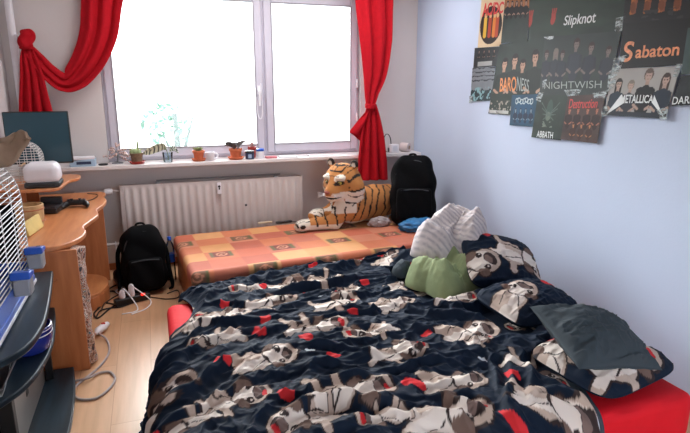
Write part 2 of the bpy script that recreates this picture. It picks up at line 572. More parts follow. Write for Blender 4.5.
def floormat():
    m = bpy.data.materials.new('laminate'); m.use_nodes = True
    nt = m.node_tree; b = nt.nodes['Principled BSDF']
    b.inputs['Roughness'].default_value = 0.32
    tc = nt.nodes.new('ShaderNodeTexCoord')
    mp = nt.nodes.new('ShaderNodeMapping'); mp.inputs['Rotation'].default_value = (0, 0, math.pi / 2)
    mp.inputs['Location'].default_value = (0.35, 0.10, 0)
    br = nt.nodes.new('ShaderNodeTexBrick')
    br.inputs['Scale'].default_value = 1.0
    br.inputs['Brick Width'].default_value = 1.25; br.inputs['Row Height'].default_value = 0.19
    br.inputs['Mortar Size'].default_value = 0.0015
    br.inputs['Color1'].default_value = (*rgb(206, 160, 122), 1); br.inputs['Color2'].default_value = (*rgb(216, 172, 134), 1)
    br.inputs['Mortar'].default_value = (*rgb(184, 138, 102), 1)
    nt.links.new(tc.outputs['Object'], mp.inputs['Vector']); nt.links.new(mp.outputs['Vector'], br.inputs['Vector'])
    m2 = nt.nodes.new('ShaderNodeMapping'); m2.inputs['Scale'].default_value = (14, 1.2, 1)
    nz = nt.nodes.new('ShaderNodeTexNoise'); nz.inputs['Scale'].default_value = 2.0; nz.inputs['Detail'].default_value = 8
    nt.links.new(tc.outputs['Object'], m2.inputs['Vector']); nt.links.new(m2.outputs['Vector'], nz.inputs['Vector'])
    rp = nt.nodes.new('ShaderNodeValToRGB')
    rp.color_ramp.elements[0].position = 0.3; rp.color_ramp.elements[1].position = 0.75
    rp.color_ramp.elements[0].color = (0.86, 0.84, 0.82, 1); rp.color_ramp.elements[1].color = (1.04, 1.04, 1.04, 1)
    nt.links.new(nz.outputs['Fac'], rp.inputs['Fac'])
    mx = nt.nodes.new('ShaderNodeMix'); mx.data_type = 'RGBA'; mx.blend_type = 'MULTIPLY'; mx.inputs[0].default_value = 1
    nt.links.new(br.outputs['Color'], mx.inputs[6]); nt.links.new(rp.outputs['Color'], mx.inputs[7])
    nt.links.new(mx.outputs[2], b.inputs['Base Color'])
    return m


M['floor'] = floormat()

# ------------------------------------------------------------------ the room
XL, XR, YB, ZC = -1.02, 2.556, 5.10, 2.62
Y0 = -0.9
WX0, WX1, WZ0, WZ1 = -0.34, 1.97, 0.955, 2.42
MB().bx(XL - .1, XR + .1, Y0, YB + .3, -0.1, 0).build('floor', M['floor'], kind='structure', smooth=False)
MB().bx(XL - .1, XR + .1, Y0, YB + .3, ZC, ZC + .1).build('ceiling', M['wall_b'], kind='structure', smooth=False)
MB().bx(XL - .1, XL, Y0, YB + .3, 0, ZC).build('wall_left', M['wall_b'], kind='structure', smooth=False)
MB().bx(XR, XR + .1, Y0, YB + .3, 0, ZC).build('wall_right', M['wall_r'], kind='structure', smooth=False)
b = MB()
b.bx(XL, XR, YB, YB + .3, 0, WZ0 - .035).bx(XL, WX0, YB, YB + .3, WZ0 - .035, ZC).bx(WX1, XR, YB, YB + .3, WZ0 - .035, ZC).bx(WX0, WX1, YB, YB + .3, WZ1, ZC)
b.build('wall_back', M['wall_b'], kind='structure', smooth=False)
MB().bx(XL + .002, XR - .002, YB - .012, YB, 0, .06).build('baseboard_back', M['couchbase'], kind='structure', bevel=.003)
MB().bx(XL - .1, .45, Y0 - .1, Y0, 0, ZC).bx(1.7, XR + .1, Y0 - .1, Y0, 0, ZC).bx(.45, 1.7, Y0 - .1, Y0, 2.1, ZC).build('wall_front', M['wall_b'], kind='structure', smooth=False)  # unseen rear wall, its opening added to let in fill daylight
b = MB(); b.bx(XL + .05, XR - .012, 4.90, YB, WZ0 - .035, WZ0).bx(WX0, WX1, YB, YB + .12, WZ0 - .035, WZ0)
b.build('trim_1', M['sill'], kind='structure', bevel=.006)

# window: fixed outer frame, two opening sashes with panes and handles
win = thing('window_1', None, None, ((WX0 + WX1) / 2, 5.19, WZ0)); win['kind'] = 'structure'
yf0, yf1 = 5.16, 5.23
b = MB()
b.bx(WX0, WX0 + .035, yf0, yf1, WZ0, WZ1).bx(WX1 - .035, WX1, yf0, yf1, WZ0, WZ1).bx(WX0 + .035, WX1 - .035, yf0, yf1, WZ0, WZ0 + .04).bx(WX0 + .035, WX1 - .035, yf0, yf1, WZ1 - .05, WZ1)
xm = 1.035
b.bx(xm - .03, xm + .03, yf0 + .001, yf1 - .001, WZ0 + .04, WZ1 - .05)
b.build('frame', M['frame'], win, bevel=.006)
for (x0, x1) in ((WX0 + .025, xm - .012), (xm + .012, WX1 - .025)):
    s = .07; z0, z1 = WZ0 + .03, WZ1 - .03
    q = MB(); y0, y1 = 5.135, 5.20
    q.bx(x0, x0 + s, y0, y1, z0, z1).bx(x1 - s, x1, y0, y1, z0, z1).bx(x0 + s, x1 - s, y0, y1, z0, z0 + s + .01).bx(x0 + s, x1 - s, y0, y1, z1 - s, z1)
    so = q.build('sash', M['frame'], win, bevel=.008)
    MB().bx(x0 + s - .005, x1 - s + .005, 5.165, 5.171, z0 + s, z1 - s + .005).build('pane', M['glass'], so, smooth=False)
    g = MB()
    for xx in (x0 + s, x1 - s): g.bx(xx - .006, xx + .006, 5.130, 5.136, z0 + s, z1 - s)
    for zz in (z0 + s + .01, z1 - s): g.bx(x0 + s + .006, x1 - s - .006, 5.130, 5.136, zz - .006, zz + .006)
    g.build('gasket', mat('grey_gasket', rgb(150, 148, 156), .6), so, smooth=False)
hx = xm - .055
h = MB(); h.bx(hx - .014, hx + .014, 5.120, 5.136, 1.52, 1.60)
h.tube(smoothpath([(hx, 5.125, 1.56), (hx, 5.095, 1.56), (hx, 5.092, 1.52), (hx, 5.094, 1.42)], 14), .011)
h.build('handle', M['white'], win)
for (zc) in (1.62, 1.3):
    hb = MB(); hb.tube([(WX1 - .03, 5.13, zc - .04), (WX1 - .03, 5.13, zc + .04)], .010); hb.build('hinge', M['white'], win)
hb = MB(); hb.tube(smoothpath([(hx - .02, 5.125, 1.50), (hx - .022, 5.11, 1.36), (hx, 5.105, 1.30), (hx + .022, 5.11, 1.36), (hx + .02, 5.125, 1.62)], 24), .004)
hb.build('pull_cord', M['white'], win)

# heating riser in the corner and the radiator under the sill
b = MB(); b.tube([(XL + .09, 5.04, 0), (XL + .09, 5.04, ZC)], .028, 16)
b.build('trim_2', M['white'], kind='structure')

rad = thing('radiator', 'long white ribbed panel radiator under the window', 'radiator', (.53, 4.98, .17))
rx0, rx1, rz0, rz1, ry = -.27, 1.325, .19, .775, 4.955
n = 23
cols = []
for i in range(n * 8 + 1):
    t = i / 8
    ph = t - math.floor(t)
    d = 0.012 * (1 / (1 + math.exp(-(math.sin(2 * math.pi * ph)) * 5)))
    cols.append((rx0 + .03 + (rx1 - rx0 - .06) * i / (n * 8), d))
P = []
for (zz, k) in ((rz0, 0), (rz0 + .03, 0), (rz0 + .055, 1), (rz1 - .055, 1), (rz1 - .03, 0), (rz1, 0)):
    P.append([(x, ry - d * k, zz) for x, d in cols])
b = MB(); b.grid(np.array(P)[::-1])
b.bx(rx0, rx0 + .03, ry - .004, ry + .05, rz0, rz1).bx(rx1 - .03, rx1, ry - .004, ry + .05, rz0, rz1)
b.bx(rx0 + .02, rx1 - .02, ry + .004, ry + .05, rz0 + .004, rz1 - .004)
b.build('panel', M['radi'], rad, bevel=.002)
b = MB()
for x in (rx0 + .31, rx1 - .25): b.box((x, ry + .02, rz1 + .004), (.035, .03, .02))
b.tube([(rx0 + .3, ry + .04, rz1 + .022), (rx1 - .2, ry + .04, rz1 + .022)], .007)
b.build('hanging_rail', M['grey_metal'], rad)
b = MB(); b.tube([(rx0 + .005, ry + .03, rz1 - .05), (rx0 - .35, ry + .03, rz1 - .05), (-.62, 5.04, rz1 - .05), (-.93, 5.04, rz1 - .05)], .011)
b.build('supply_pipe', M['radi'], rad)
b = MB(); b.tube([(rx0 + .005, ry + .03, rz0 + .07), (rx0 - .30, ry + .03, rz0 + .07), (-.62, 5.04, rz0 + .07), (-.93, 5.04, rz0 + .07)], .014)
b.build('return_pipe', M['radi'], rad)
b = MB(); b.lathe((rx0 - .09, ry + .03, rz1 - .05), [(.012, -.03), (.026, -.028), (.028, .0), (.024, .03), (.01, .035)], 18, R=rotm(0, math.pi / 2, 0))
b.build('thermostat_valve', M['white'], rad)
p = at(219, 188, 1, ry - .014)
b = MB(); b.box((p[0], ry - .026, p[2]), (.036, .024, .10)); hm = b.build('heat_meter', M['white'], rad, bevel=.004)
b = MB(); b.lathe((p[0], ry - .0385, p[2] + .018), [(.002, -.0015), (.011, -.001), (.011, .001), (.002, .0015)], 16, R=rotm(math.pi / 2, 0, 0)); b.box((p[0], ry - .0385, p[2] - .002), (.012, .002, .016))
b.build('dark_symbol', M['black_pl'], hm)
p = at(246, 205, 1, ry - .012)
b = MB(); b.lathe((p[0], ry - .013, p[2]), [(.003, -.003), (.011, -.002), (.011, .002), (.003, .003)], 16, R=rotm(math.pi / 2, 0, 0))
b.build('dark_spot', M['dgrey_pl'], rad)

# ------------------------------------------------------------------ outside: tree with the daylight haze put into its pale colours
tr = thing('tree', 'pale hazy green tree seen far outside through the left window pane', 'tree', (.62, 13.0, -6.0))
b = MB(); b.tube([(.62, 13, -6), (.64, 13, -2.5), (.58, 13, 1.0)], [.2, .15, .05], 10)
for (dx, dz, e) in ((-.5, .5, -1.6), (.55, .6, -1.2), (-.3, .9, -.4), (.35, 1.1, -.2)): b.tube([(.62, 13, e), (.62 + dx, 13.1, e + dz)], [.06, .02], 6)
hazy = mat('bark_hazy', rgb(96, 104, 100), .9); b.build('trunk', hazy, tr)
b = MB(); r = np.random.default_rng(3)
for i in range(200):
    th = r.random() * 6.28; rad_ = .62 * r.random() ** .5
    c = np.array([(.42 if i % 3 else .62) + rad_ * math.cos(th), 13 + r.normal() * .4, (.75 if i % 3 else -.8) + (.8 if i % 3 else 1.1) * rad_ * math.sin(th)])
    a = r.normal(size=3); a /= np.linalg.norm(a); e = np.cross(a, r.normal(size=3)); e /= np.linalg.norm(e)
    s = .07 + .06 * r.random()
    b.add([c - a * s, c + e * s * .4, c + a * s, c - e * s * .4], [(0, 1, 2, 3)])
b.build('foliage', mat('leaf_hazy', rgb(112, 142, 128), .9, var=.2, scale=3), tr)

# ------------------------------------------------------------------ couch with patchwork mattress
CZ0, CZ1 = .25, .38
ca = math.radians(4)
CO = np.array([.195, 3.60, 0]); CD = np.array([math.cos(ca), math.sin(ca), 0]); CP = np.array([-math.sin(ca), math.cos(ca), 0])
CL, CW = 2.04, 1.06
Rc = rotm(0, 0, ca)
cc = CO + CD * CL / 2 + CP * CW / 2
couch = thing('couch', 'low couch with orange patchwork mattress on a wooden box base under the window', 'couch', (cc[0], cc[1], 0))
b = MB(); b.box((cc[0], cc[1], .125), (CL - .04, CW - .04, .25), Rc)
b.build('base', M['couchbase'], couch, bevel=.006)
b = MB(); b.rbox((cc[0], cc[1], (CZ0 + CZ1) / 2 + .004), (CL, CW, CZ1 - CZ0), .04, 150, Rc)
V = np.vstack(b.v)
r = V - CO
u = r @ CD; v = r @ CP; zz = V[:, 2]
V[:, 2] += np.where(zz > CZ1 - .03, .010 * (fbm(u * 4, v * 4, 5) - .5), 0)
b.v = [V]
top = zz > CZ1 - .012
vv = np.where(top | (v > .03), v, v - (CZ1 - zz))       # the front face continues the cloth
vv = np.where((v < .02) & ~top, -(CZ1 - zz) * 1.0, v)
s = .235
pal = np.array([rgb(206, 118, 74), rgb(196, 96, 66), rgb(214, 156, 92), rgb(190, 104, 80), rgb(204, 128, 96), rgb(178, 84, 62), rgb(220, 166, 106), rgb(200, 110, 70)])
ii = np.floor(u / s + .35).astype(int); jj = np.floor(vv / (s * .82) + .72).astype(int)
C = pal[(ii * 3 + jj * 5 + (ii * jj) % 3) % 8]
C = C * .72 + np.array(rgb(190, 122, 100)) * .28
C = C * (1 + .10 * (fbm(u * 18, vv * 18, 9)[:, None] - .5))
for k in range(-1, 11):
    for l in range(-2, 6):
        cx = (k + .15) * s + (.5 * s if l % 2 else 0); cy = (l - .22) * s * .82 + .02
        if (k * 2 + l * 3) % 4 != 0: continue
        dx, dy = np.abs(u - cx), np.abs(vv - cy)
        hx_, hy_ = .062, .062
        m = (dx < hx_) & (dy < hy_); C[m] = np.array(rgb(122, 62, 52) if (k + l) % 2 else rgb(128, 92, 70))
        m = (np.abs(dx - hx_ - .012) < .012) & (dy < hy_); C[m] = np.array(rgb(104, 96, 62))
        rr = np.hypot(u - cx, vv - cy)
        m = (np.abs(rr - .036) < .007) | (rr < .012); C[m] = np.array(rgb(206, 140, 110))
b.build('mattress', M['attr_couch'], couch, col=C, angle=180)

# ------------------------------------------------------------------ bed: mattress in a red fitted sheet
BX0, BX1, BY0, BY1, BZ = .02, 2.24, 1.56, 3.46, .25
bed = thing('bed', 'low bed mattress in a red fitted sheet on the floor, under the pug duvet', 'bed', ((BX0 + BX1) / 2, (BY0 + BY1) / 2, 0))
b = MB()


def bedfn(V):
    V = V.copy()
    V[:, 2] += np.where(V[:, 2] > 0, .006 * (fbm(V[:, 0] * 5, V[:, 1] * 5, 31) - .5), 0)
    k = np.abs(V[:, 2]) < .1
    V[:, 1] += np.where(k, .004 * np.sin(V[:, 0] * 24), 0)
    return V


b.rbox(((BX0 + BX1) / 2, (BY0 + BY1) / 2, BZ / 2 + .012), (BX1 - BX0, BY1 - BY0, BZ - .02), .05, 50, None, bedfn)
b.build('mattress', M['red_sheet'], bed, angle=180)
b = MB(); b.bx(BX0 + .06, BX1 - .06, BY0 + .06, BY1 - .06, 0, .02); b.build('slatted_base', M['dgrey_pl'], bed)

# ------------------------------------------------------------------ duvet: cloth over the mattress, folds and print
NU, NV = 620, 560
DX0, DX1, DY0, DY1 = -.36, 1.80, 1.22, 3.70
S, Tt = np.meshgrid(np.linspace(0, 1, NU), np.linspace(0, 1, NV), indexing='ij')
yv = DY0 + (DY1 - DY0) * Tt
# left border of the cloth: hangs to the floor in front, drawn up on the mattress at the far end
def sm(a, b_, x):
    t = np.clip((x - a) / (b_ - a), 0, 1); return t * t * (3 - 2 * t)


smin = -.34 + .36 * sm(2.50, 2.88, yv) + .13 * sm(2.86, 3.12, yv) - .05 * sm(3.38, 3.6, yv) + .02 * np.sin(yv * 14)
smax = 1.66 + .19 * sm(1.45, 2.0, yv) + .30 * sm(1.98, 2.35, yv) - .30 * sm(3.3, 3.6, yv) + .01 * np.sin(yv * 9)
xv = smin + (smax - smin) * S
LZ = BZ + .055                     # lying level of the duvet
# --- traced folds (polylines on the duvet's level)
def Zp(x, y, z=.33): return at(x, y, 2, z)[:2]


FOLDS = [
    ([(268, 433), (300, 418), (335, 405), (380, 408), (440, 405)], .034, .030), ([(330, 432), (400, 420), (470, 424), (520, 433)], .022, .03),
    ([(392, 398), (440, 402), (490, 420), (520, 433)], .024, .024), ([(415, 425), (455, 398), (480, 402), (505, 418)], .015, .02),
    ([(500, 352), (512, 380), (505, 405), (515, 430)], .020, .020), ([(520, 352), (530, 375), (528, 400)], .016, .02), ([(484, 345), (494, 372), (498, 400)], .014, .018),
    ([(395, 305), (430, 316), (470, 322), (500, 326)], .022, .022), ([(396, 325), (430, 332), (465, 330)], .016, .018), ([(400, 350), (450, 357), (500, 352)], .012, .018),
    ([(155, 378), (185, 358), (225, 340), (262, 335)], .018, .02), ([(158, 412), (190, 394), (225, 368), (255, 352)], .020, .022), ([(165, 425), (205, 408), (235, 392), (270, 372)], .018, .02),
    ([(192, 397), (214, 372), (245, 362)], .014, .016), ([(235, 396), (255, 385), (300, 372), (335, 374)], .016, .02), ([(255, 405), (300, 396), (330, 384)], .012, .016),
    ([(268, 358), (310, 350), (360, 356), (390, 362)], .018, .02), ([(280, 372), (330, 368), (390, 374)], .012, .018), ([(300, 388), (350, 380), (400, 386)], .012, .018),
    ([(178, 332), (205, 326), (232, 328), (262, 322), (300, 318)], .022, .022), ([(190, 312), (220, 306), (250, 310), (285, 302)], .020, .02), ([(200, 345), (240, 342), (280, 332), (320, 322)], .014, .018),
    ([(268, 296), (305, 292), (340, 284), (372, 278)], .026, .024), ([(290, 310), (330, 302), (365, 298), (395, 288)], .018, .02), ([(300, 328), (340, 318), (372, 314), (395, 306)], .018, .018),
    ([(330, 276), (358, 268), (392, 262)], .03, .025), ([(340, 290), (372, 285), (400, 280)], .015, .018), ([(325, 340), (355, 330), (385, 330)], .014, .018),
    ([(210, 296), (240, 292), (262, 290)], .016, .02), ([(425, 300), (450, 308), (490, 312)], .016, .018), ([(405, 372), (430, 362), (470, 366)], .012, .016),
    ([(160, 395), (180, 372), (192, 350)], .012, .014), ([(520, 410), (545, 392), (575, 398), (590, 420)], .014, .02), ([(530, 345), (560, 362), (590, 392), (610, 425)], .014, .016),
]
Hh = np.zeros_like(xv); DXo = np.zeros_like(xv); DYo = np.zeros_like(xv)
wob = .03 * (fbm(xv * 7, yv * 7, 77) - .5)
for pl, A, wd in FOLDS:
    Q = np.array([Zp(*q) for q in pl])
    Q = smoothpath(Q, 24)
    best = np.full(xv.shape, 9.0); tt = np.zeros_like(xv); sgn = np.zeros_like(xv)
    for k in range(len(Q) - 1):
        ax, ay = Q[k]; bx_, by_ = Q[k + 1]
        vx, vy = bx_ - ax, by_ - ay
        t = np.clip(((xv - ax) * vx + (yv - ay) * vy) / (vx * vx + vy * vy + 1e-9), 0, 1)
        ddx = xv - ax - t * vx; ddy = yv - ay - t * vy
        d = np.hypot(ddx, ddy)
        m = d < best
        best[m] = d[m]; tt[m] = ((k + t) / (len(Q) - 1))[m]; sgn[m] = np.sign(ddx * vy - ddy * vx)[m]
    d = best * sgn + wob
    wdt = np.where(d > 0, wd * .65, wd * 1.5)
    A = A * 1.45
    e = A * np.exp(-(d / wdt) ** 2) * np.clip(np.sin(np.pi * np.clip(tt, .02, .98)), 0, 1) ** .6
    Hh += e - A * .35 * np.exp(-((d - wd * 2) / (wd * 1.4)) ** 2) * np.sin(np.pi * tt)
# --- finer creases along the local drift of the cloth
wx = xv + .10 * (fbm(xv * 3, yv * 3, 11) - .5); wy = yv + .10 * (fbm(xv * 3, yv * 3, 12) - .5)
def dirridge(th, lx, ly, seed, p=2.5):
    c, s_ = math.cos(th), math.sin(th)
    return ridge((wx * c + wy * s_) / lx, (-wx * s_ + wy * c) / ly, seed, p)


left = sm(.75, .2, xv); right = sm(1.15, 1.5, xv) * sm(2.7, 2.3, yv); mid = 1 - np.maximum(left, right)
fine = left * dirridge(.95, .55, .11, 21) + mid * dirridge(.12, .6, .10, 22) + right * dirridge(-1.0, .5, .10, 23)
fine2 = left * dirridge(.7, .22, .05, 24) + mid * dirridge(-.1, .25, .048, 25) + right * dirridge(-1.2, .2, .05, 26)
crump = ridge(wx * 7 + wy * 2, wy * 8 - wx * 3, 91, 2.0) + .5 * ridge(wx * 15, wy * 17 + wx * 5, 92, 1.8)
Hh += .024 * fine + .012 * fine2 + .024 * crump + .03 * (fbm(xv * 2.2, yv * 2.2, 41) - .4)
Hh += .05 * sm(3.35, 3.62, yv) * sm(.25, .7, xv) * (0.6 + .8 * fbm(xv * 4, yv * 3, 51))
Hh += .05 * sm(1.45, 1.85, xv) * sm(2.55, 2.9, yv)
Hh = np.maximum(Hh, -.03)
# thickness fades to the hems
edge = np.minimum.reduce([S * (smax - smin), (1 - S) * (smax - smin), (1 - Tt) * (DY1 - DY0)])
puff = sm(0, .10, edge)
z = BZ + .012 + (LZ - BZ - .012 + Hh) * (.25 + .75 * puff)
for (qx, qy, hx_, hy_, an_) in ((1.94, 1.83, .31, .23, 14), (2.0, 2.46, .29, .20, 14), (2.12, 2.95, .28, .22, -8), (1.80, 3.03, .29, .27, 0)):
    c__, s__ = math.cos(math.radians(an_)), math.sin(math.radians(an_))
    u_ = np.abs((xv - qx) * c__ + (yv - qy) * s__) / hx_; v_ = np.abs(-(xv - qx) * s__ + (yv - qy) * c__) / hy_
    k_ = sm(1.12, .98, np.maximum(u_, v_))
    z = z * (1 - k_) + np.minimum(z, BZ + .018) * k_
z = np.maximum(z, BZ + .012)
X = xv.copy(); Y = yv.copy()
# over the left edge of the mattress: a rounded shoulder, then a hanging, slightly flaring side
def bend(q, z, lim, r, flare, sgn):
    d = (lim - q) * sgn                      # distance past the shoulder
    h = z - BZ
    over = d > 0
    arc = r * math.pi / 2
    th = np.clip(d / r, 0, math.pi / 2)
    dn = np.maximum(d - arc, 0)
    R = r + h
    nq = np.where(over, lim - sgn * (R * np.sin(th) + flare * dn), q)
    nz = np.where(over, BZ - r + R * np.cos(th) - dn * .98, z)
    return nq, nz


yfar = sm(2.85, 3.2, yv)
Xb, zb = bend(X, z, BX0 + .06, .07, .22, 1)
X, z = Xb, zb
fr = Y < BY0 + .06
Yb, zb2 = bend(Y, np.maximum(z, BZ + .01), BY0 + .06, .07, .10, 1)
inside = X > BX0
Y = np.where(fr, Yb, Y); z = np.where(fr & inside, zb2, np.where(fr, np.minimum(z, zb2), z))
# past the far edge it sags into the gap beside the couch and then leans up against it
far = sm(BY1 - .02, BY1 + .10, Y)
z = z - .05 * far + .03 * sm(3.55, 3.66, Y)
Y = np.where(Y > 3.50, 3.50 + (Y - 3.50) * .45, Y) + CD[1] * np.clip(X - .2, 0, 2) * sm(3.2, 3.6, yv)
z = np.maximum(z, .012 + .004 * fbm(xv * 20, yv * 20, 3))
P = np.stack([X, Y, z], -1)
# --- print, slipping a little with the creases
Hs = Hh.copy()
for _ in range(14):
    Hs[1:-1] = (Hs[:-2] + Hs[1:-1] + Hs[2:]) / 3; Hs[:, 1:-1] = (Hs[:, :-2] + Hs[:, 1:-1] + Hs[:, 2:]) / 3
gy, gx = np.gradient(Hs, axis=1) / ((DY1 - DY0) / NV), np.gradient(Hs, axis=0) / (2.1 / NU)
px = xv + .020 * gx.clip(-1, 1) + .025 * (fbm(xv * 6, yv * 6, 61) - .5); py = yv + .020 * gy.clip(-1, 1) + .025 * (fbm(xv * 6, yv * 6, 62) - .5)
C = np.empty((NU, NV, 3)); C[:] = NAVY
PUGS = [  # measured place, half length in metres, turn, kind, mirrored
    (184, 306, .09, .3, 0, 1), (193, 328, .17, 1.2, 2, 1), (228, 321, .20, .2, 1, 1), (272, 307, .24, .15, 0, 1), (215, 345, .20, -.1, 2, -1),
    (308, 287, .27, .2, 0, -1), (352, 268, .17, .3, 2, 1), (392, 268, .18, .6, 1, 1), (345, 297, .16, .2, 2, -1), (336, 309, .22, .15, 0, 1),
    (395, 308, .20, .3, 1, 1), (316, 332, .25, .1, 2, 1), (280, 290, .12, .1, 0, 1), (245, 294, .14, .1, 0, -1), (368, 338, .20, .2, 0, -1), (456, 303, .19, -.2, 2, 1),
    (470, 336, .23, -.1, 1, 1), (176, 393, .19, .9, 1, 1), (236, 408, .22, -.1, 0, 1), (190, 428, .14, .1, 2, -1), (268, 366, .21, .1, 1, 1),
    (352, 398, .27, .05, 2, 1), (398, 357, .22, -.05, 0, 1), (305, 428, .22, .2, 0, -1), (456, 386, .21, -.25, 1, 1), (450, 421, .26, -.2, 0, 1),
    (540, 368, .22, -.7, 2, 1), (552, 408, .22, -.6, 1, 1), (480, 345, .12, 0, 0, 1), (522, 318, .15, .2, 0, -1), (400, 290, .15, .3, 0, 1), (425, 287, .12, 0, 2, 1), (380, 425, .15, 0, 2, -1),
]
for (qx, qy, hs, an, kd, fl) in PUGS:
    c = Zp(qx, qy, .31)
    pug(C, px, py, c[0], c[1], hs * .80, an, kd, fl)
HEARTS = [(262, 292, 1), (226, 310, 1), (264, 324, 1), (257, 339, 1), (315, 273, 1), (366, 262, 1), (295, 288, 1), (306, 298, 1), (365, 289, 1), (321, 301, 2), (350, 318, 1),
          (415, 275, 1), (437, 286, 1), (431, 301, 1), (487, 317, 1), (430, 339, 1), (165, 369, 1), (222, 366, 1), (220, 369, 1), (171, 424, 1), (287, 402, 1), (304, 348, 1), (310, 360, 2),
          (335, 364, 1), (407, 388, 1), (414, 390, 1), (484, 364, 2), (511, 379, 1), (506, 424, 1), (575, 390, 1), (591, 411, 2), (471, 286, 1), (383, 264, 1)]
for i, (qx, qy, k) in enumerate(HEARTS):
    c = Zp(qx, qy, .31)
    heart(C, px, py, c[0], c[1], .038 if k == 1 else .030, i * 1.7, RED if k == 1 else PALE)
hem = ((1 - S) * (smax - smin) < .065) & (yv < 2.15)
C[hem] = GREYB
b = MB(); b.grid(P)
b.build('duvet', M['attr_cloth'], None, col=C, solid=.008, angle=180,
        label='rumpled navy duvet with pugs and red hearts spread over the bed', cat='duvet')


# ------------------------------------------------------------------ cushions
def cushion(name, c, size, R, m, colfn=None, seed=0, wr=.012, label=None, cat=None, corner=.10, rnd=0.0, pw=(2.6, .55), n=110, sag=None):
    L, W_, H = size
    A, B_ = np.meshgrid(np.linspace(-1, 1, n), np.linspace(-1, 1, n), indexing='ij')
    # sides curve in between pointed corners
    px_ = A * L / 2 * (1 - corner * (1 - B_ ** 2) * np.abs(A) ** 3) * (1 - rnd * (A * B_) ** 4)
    py_ = B_ * W_ / 2 * (1 - corner * (1 - A ** 2) * np.abs(B_) ** 3) * (1 - rnd * (A * B_) ** 4)
    h = H / 2 * np.clip((1 - np.abs(A) ** pw[0]), 0, 1) ** pw[1] * np.clip((1 - np.abs(B_) ** pw[0]), 0, 1) ** pw[1]
    e = np.clip(1 - np.maximum(np.abs(A), np.abs(B_)), 0, 1)
    fo = wr * (ridge(A * 2.2 + .6 * B_, B_ * 5 - A, seed) - .4) + .6 * wr * (ridge(A * 6, B_ * 2.5 + A, seed + 5) - .4)
    k = np.clip(e * 8, 0, 1)
    top = np.stack([px_, py_, h + fo * k], -1); bot = np.stack([px_, py_, -h * .8 + fo * .3 * k], -1)
    if sag is not None: top = sag(top); bot = sag(bot)
    mb = MB(); mb.grid(top @ R.T + c); mb.grid(bot[::-1] @ R.T + c)
    # edge welds: close the rim
    I = np.arange(n * n).reshape(n, n); J = I[::-1] + n * n
    rim = list(I[0, :]) + list(I[1:, -1]) + list(I[-1, -2::-1]) + list(I[-2:0:-1, 0])
    rim2 = list(J[0, :]) + list(J[1:, -1]) + list(J[-1, -2::-1]) + list(J[-2:0:-1, 0])
    q = len(rim)
    for i in range(q):
        mb.f.append([int(rim[i]), int(rim[(i + 1) % q]), int(rim2[(i + 1) % q]), int(rim2[i])]); mb.mi.append(0)
    colr = None
    if colfn is not None:
        Ct = np.empty((n, n, 3)); Ct[:] = NAVY
        colfn(Ct, px_ + .02 * (fbm(A * 3, B_ * 3, seed) - .5), py_ + .02 * (fbm(A * 3, B_ * 3, seed + 1) - .5))
        Cb = np.empty((n, n, 3)); Cb[:] = NAVY
        colr = np.concatenate([Ct.reshape(-1, 3), Cb.reshape(-1, 3)])
    return mb.build(name, m, None, col=colr, angle=180, label=label, cat=cat)


def pp1(C, x, y):
    pug(C, x, y, -.02, -.10, .27, -.15, 0, 1)
    pug(C, x, y, -.26, .12, .2, .6, 2, 1)
    heart(C, x, y, .255, .03, .07, .2)


cushion('pillow', np.array([1.94, 1.83, .340]), (.62, .46, .15), rotm(math.radians(5), math.radians(2), math.radians(14)), M['attr_cloth'], pp1, 4,
        label='navy pug print pillow with a big red heart, lying on the bare red sheet', cat='pillow', corner=.03, rnd=.16)
cushion('pillow', np.array([1.875, 1.835, .462]), (.47, .41, .20), rotm(math.radians(18), math.radians(10), math.radians(-2)), M['slate'], None, 9, .018,
        label='plain slate grey pillow lying on top of a pug print pillow', cat='pillow', corner=.07, pw=(2.2, .62))


def pp2(C, x, y):
    pug(C, x, y, .12, .0, .25, -.4, 0, 1); pug(C, x, y, -.25, -.1, .2, .4, 1, 1); heart(C, x, y, -.12, .18, .05, 0)


cushion('pillow', np.array([2.15, 2.95, .44]), (.56, .48, .21), rotm(math.radians(34), math.radians(14), math.radians(-8)), M['attr_cloth'], pp2, 14,
        label='propped navy pug print pillow against the wall beside the olive shirt', cat='pillow', corner=.03, rnd=.14)


def pp3(C, x, y):
    pug(C, x, y, -.14, .0, .2, .3, 1, 1); heart(C, x, y, .22, .03, .06, .3)


cushion('pillow', np.array([2.0, 2.46, .375]), (.58, .40, .19), rotm(math.radians(10), math.radians(4), math.radians(14)), M['attr_cloth'], pp3, 24,
        label='navy pug print pillow with a red heart, just behind the slate grey pillow', cat='pillow', corner=.03, rnd=.14)


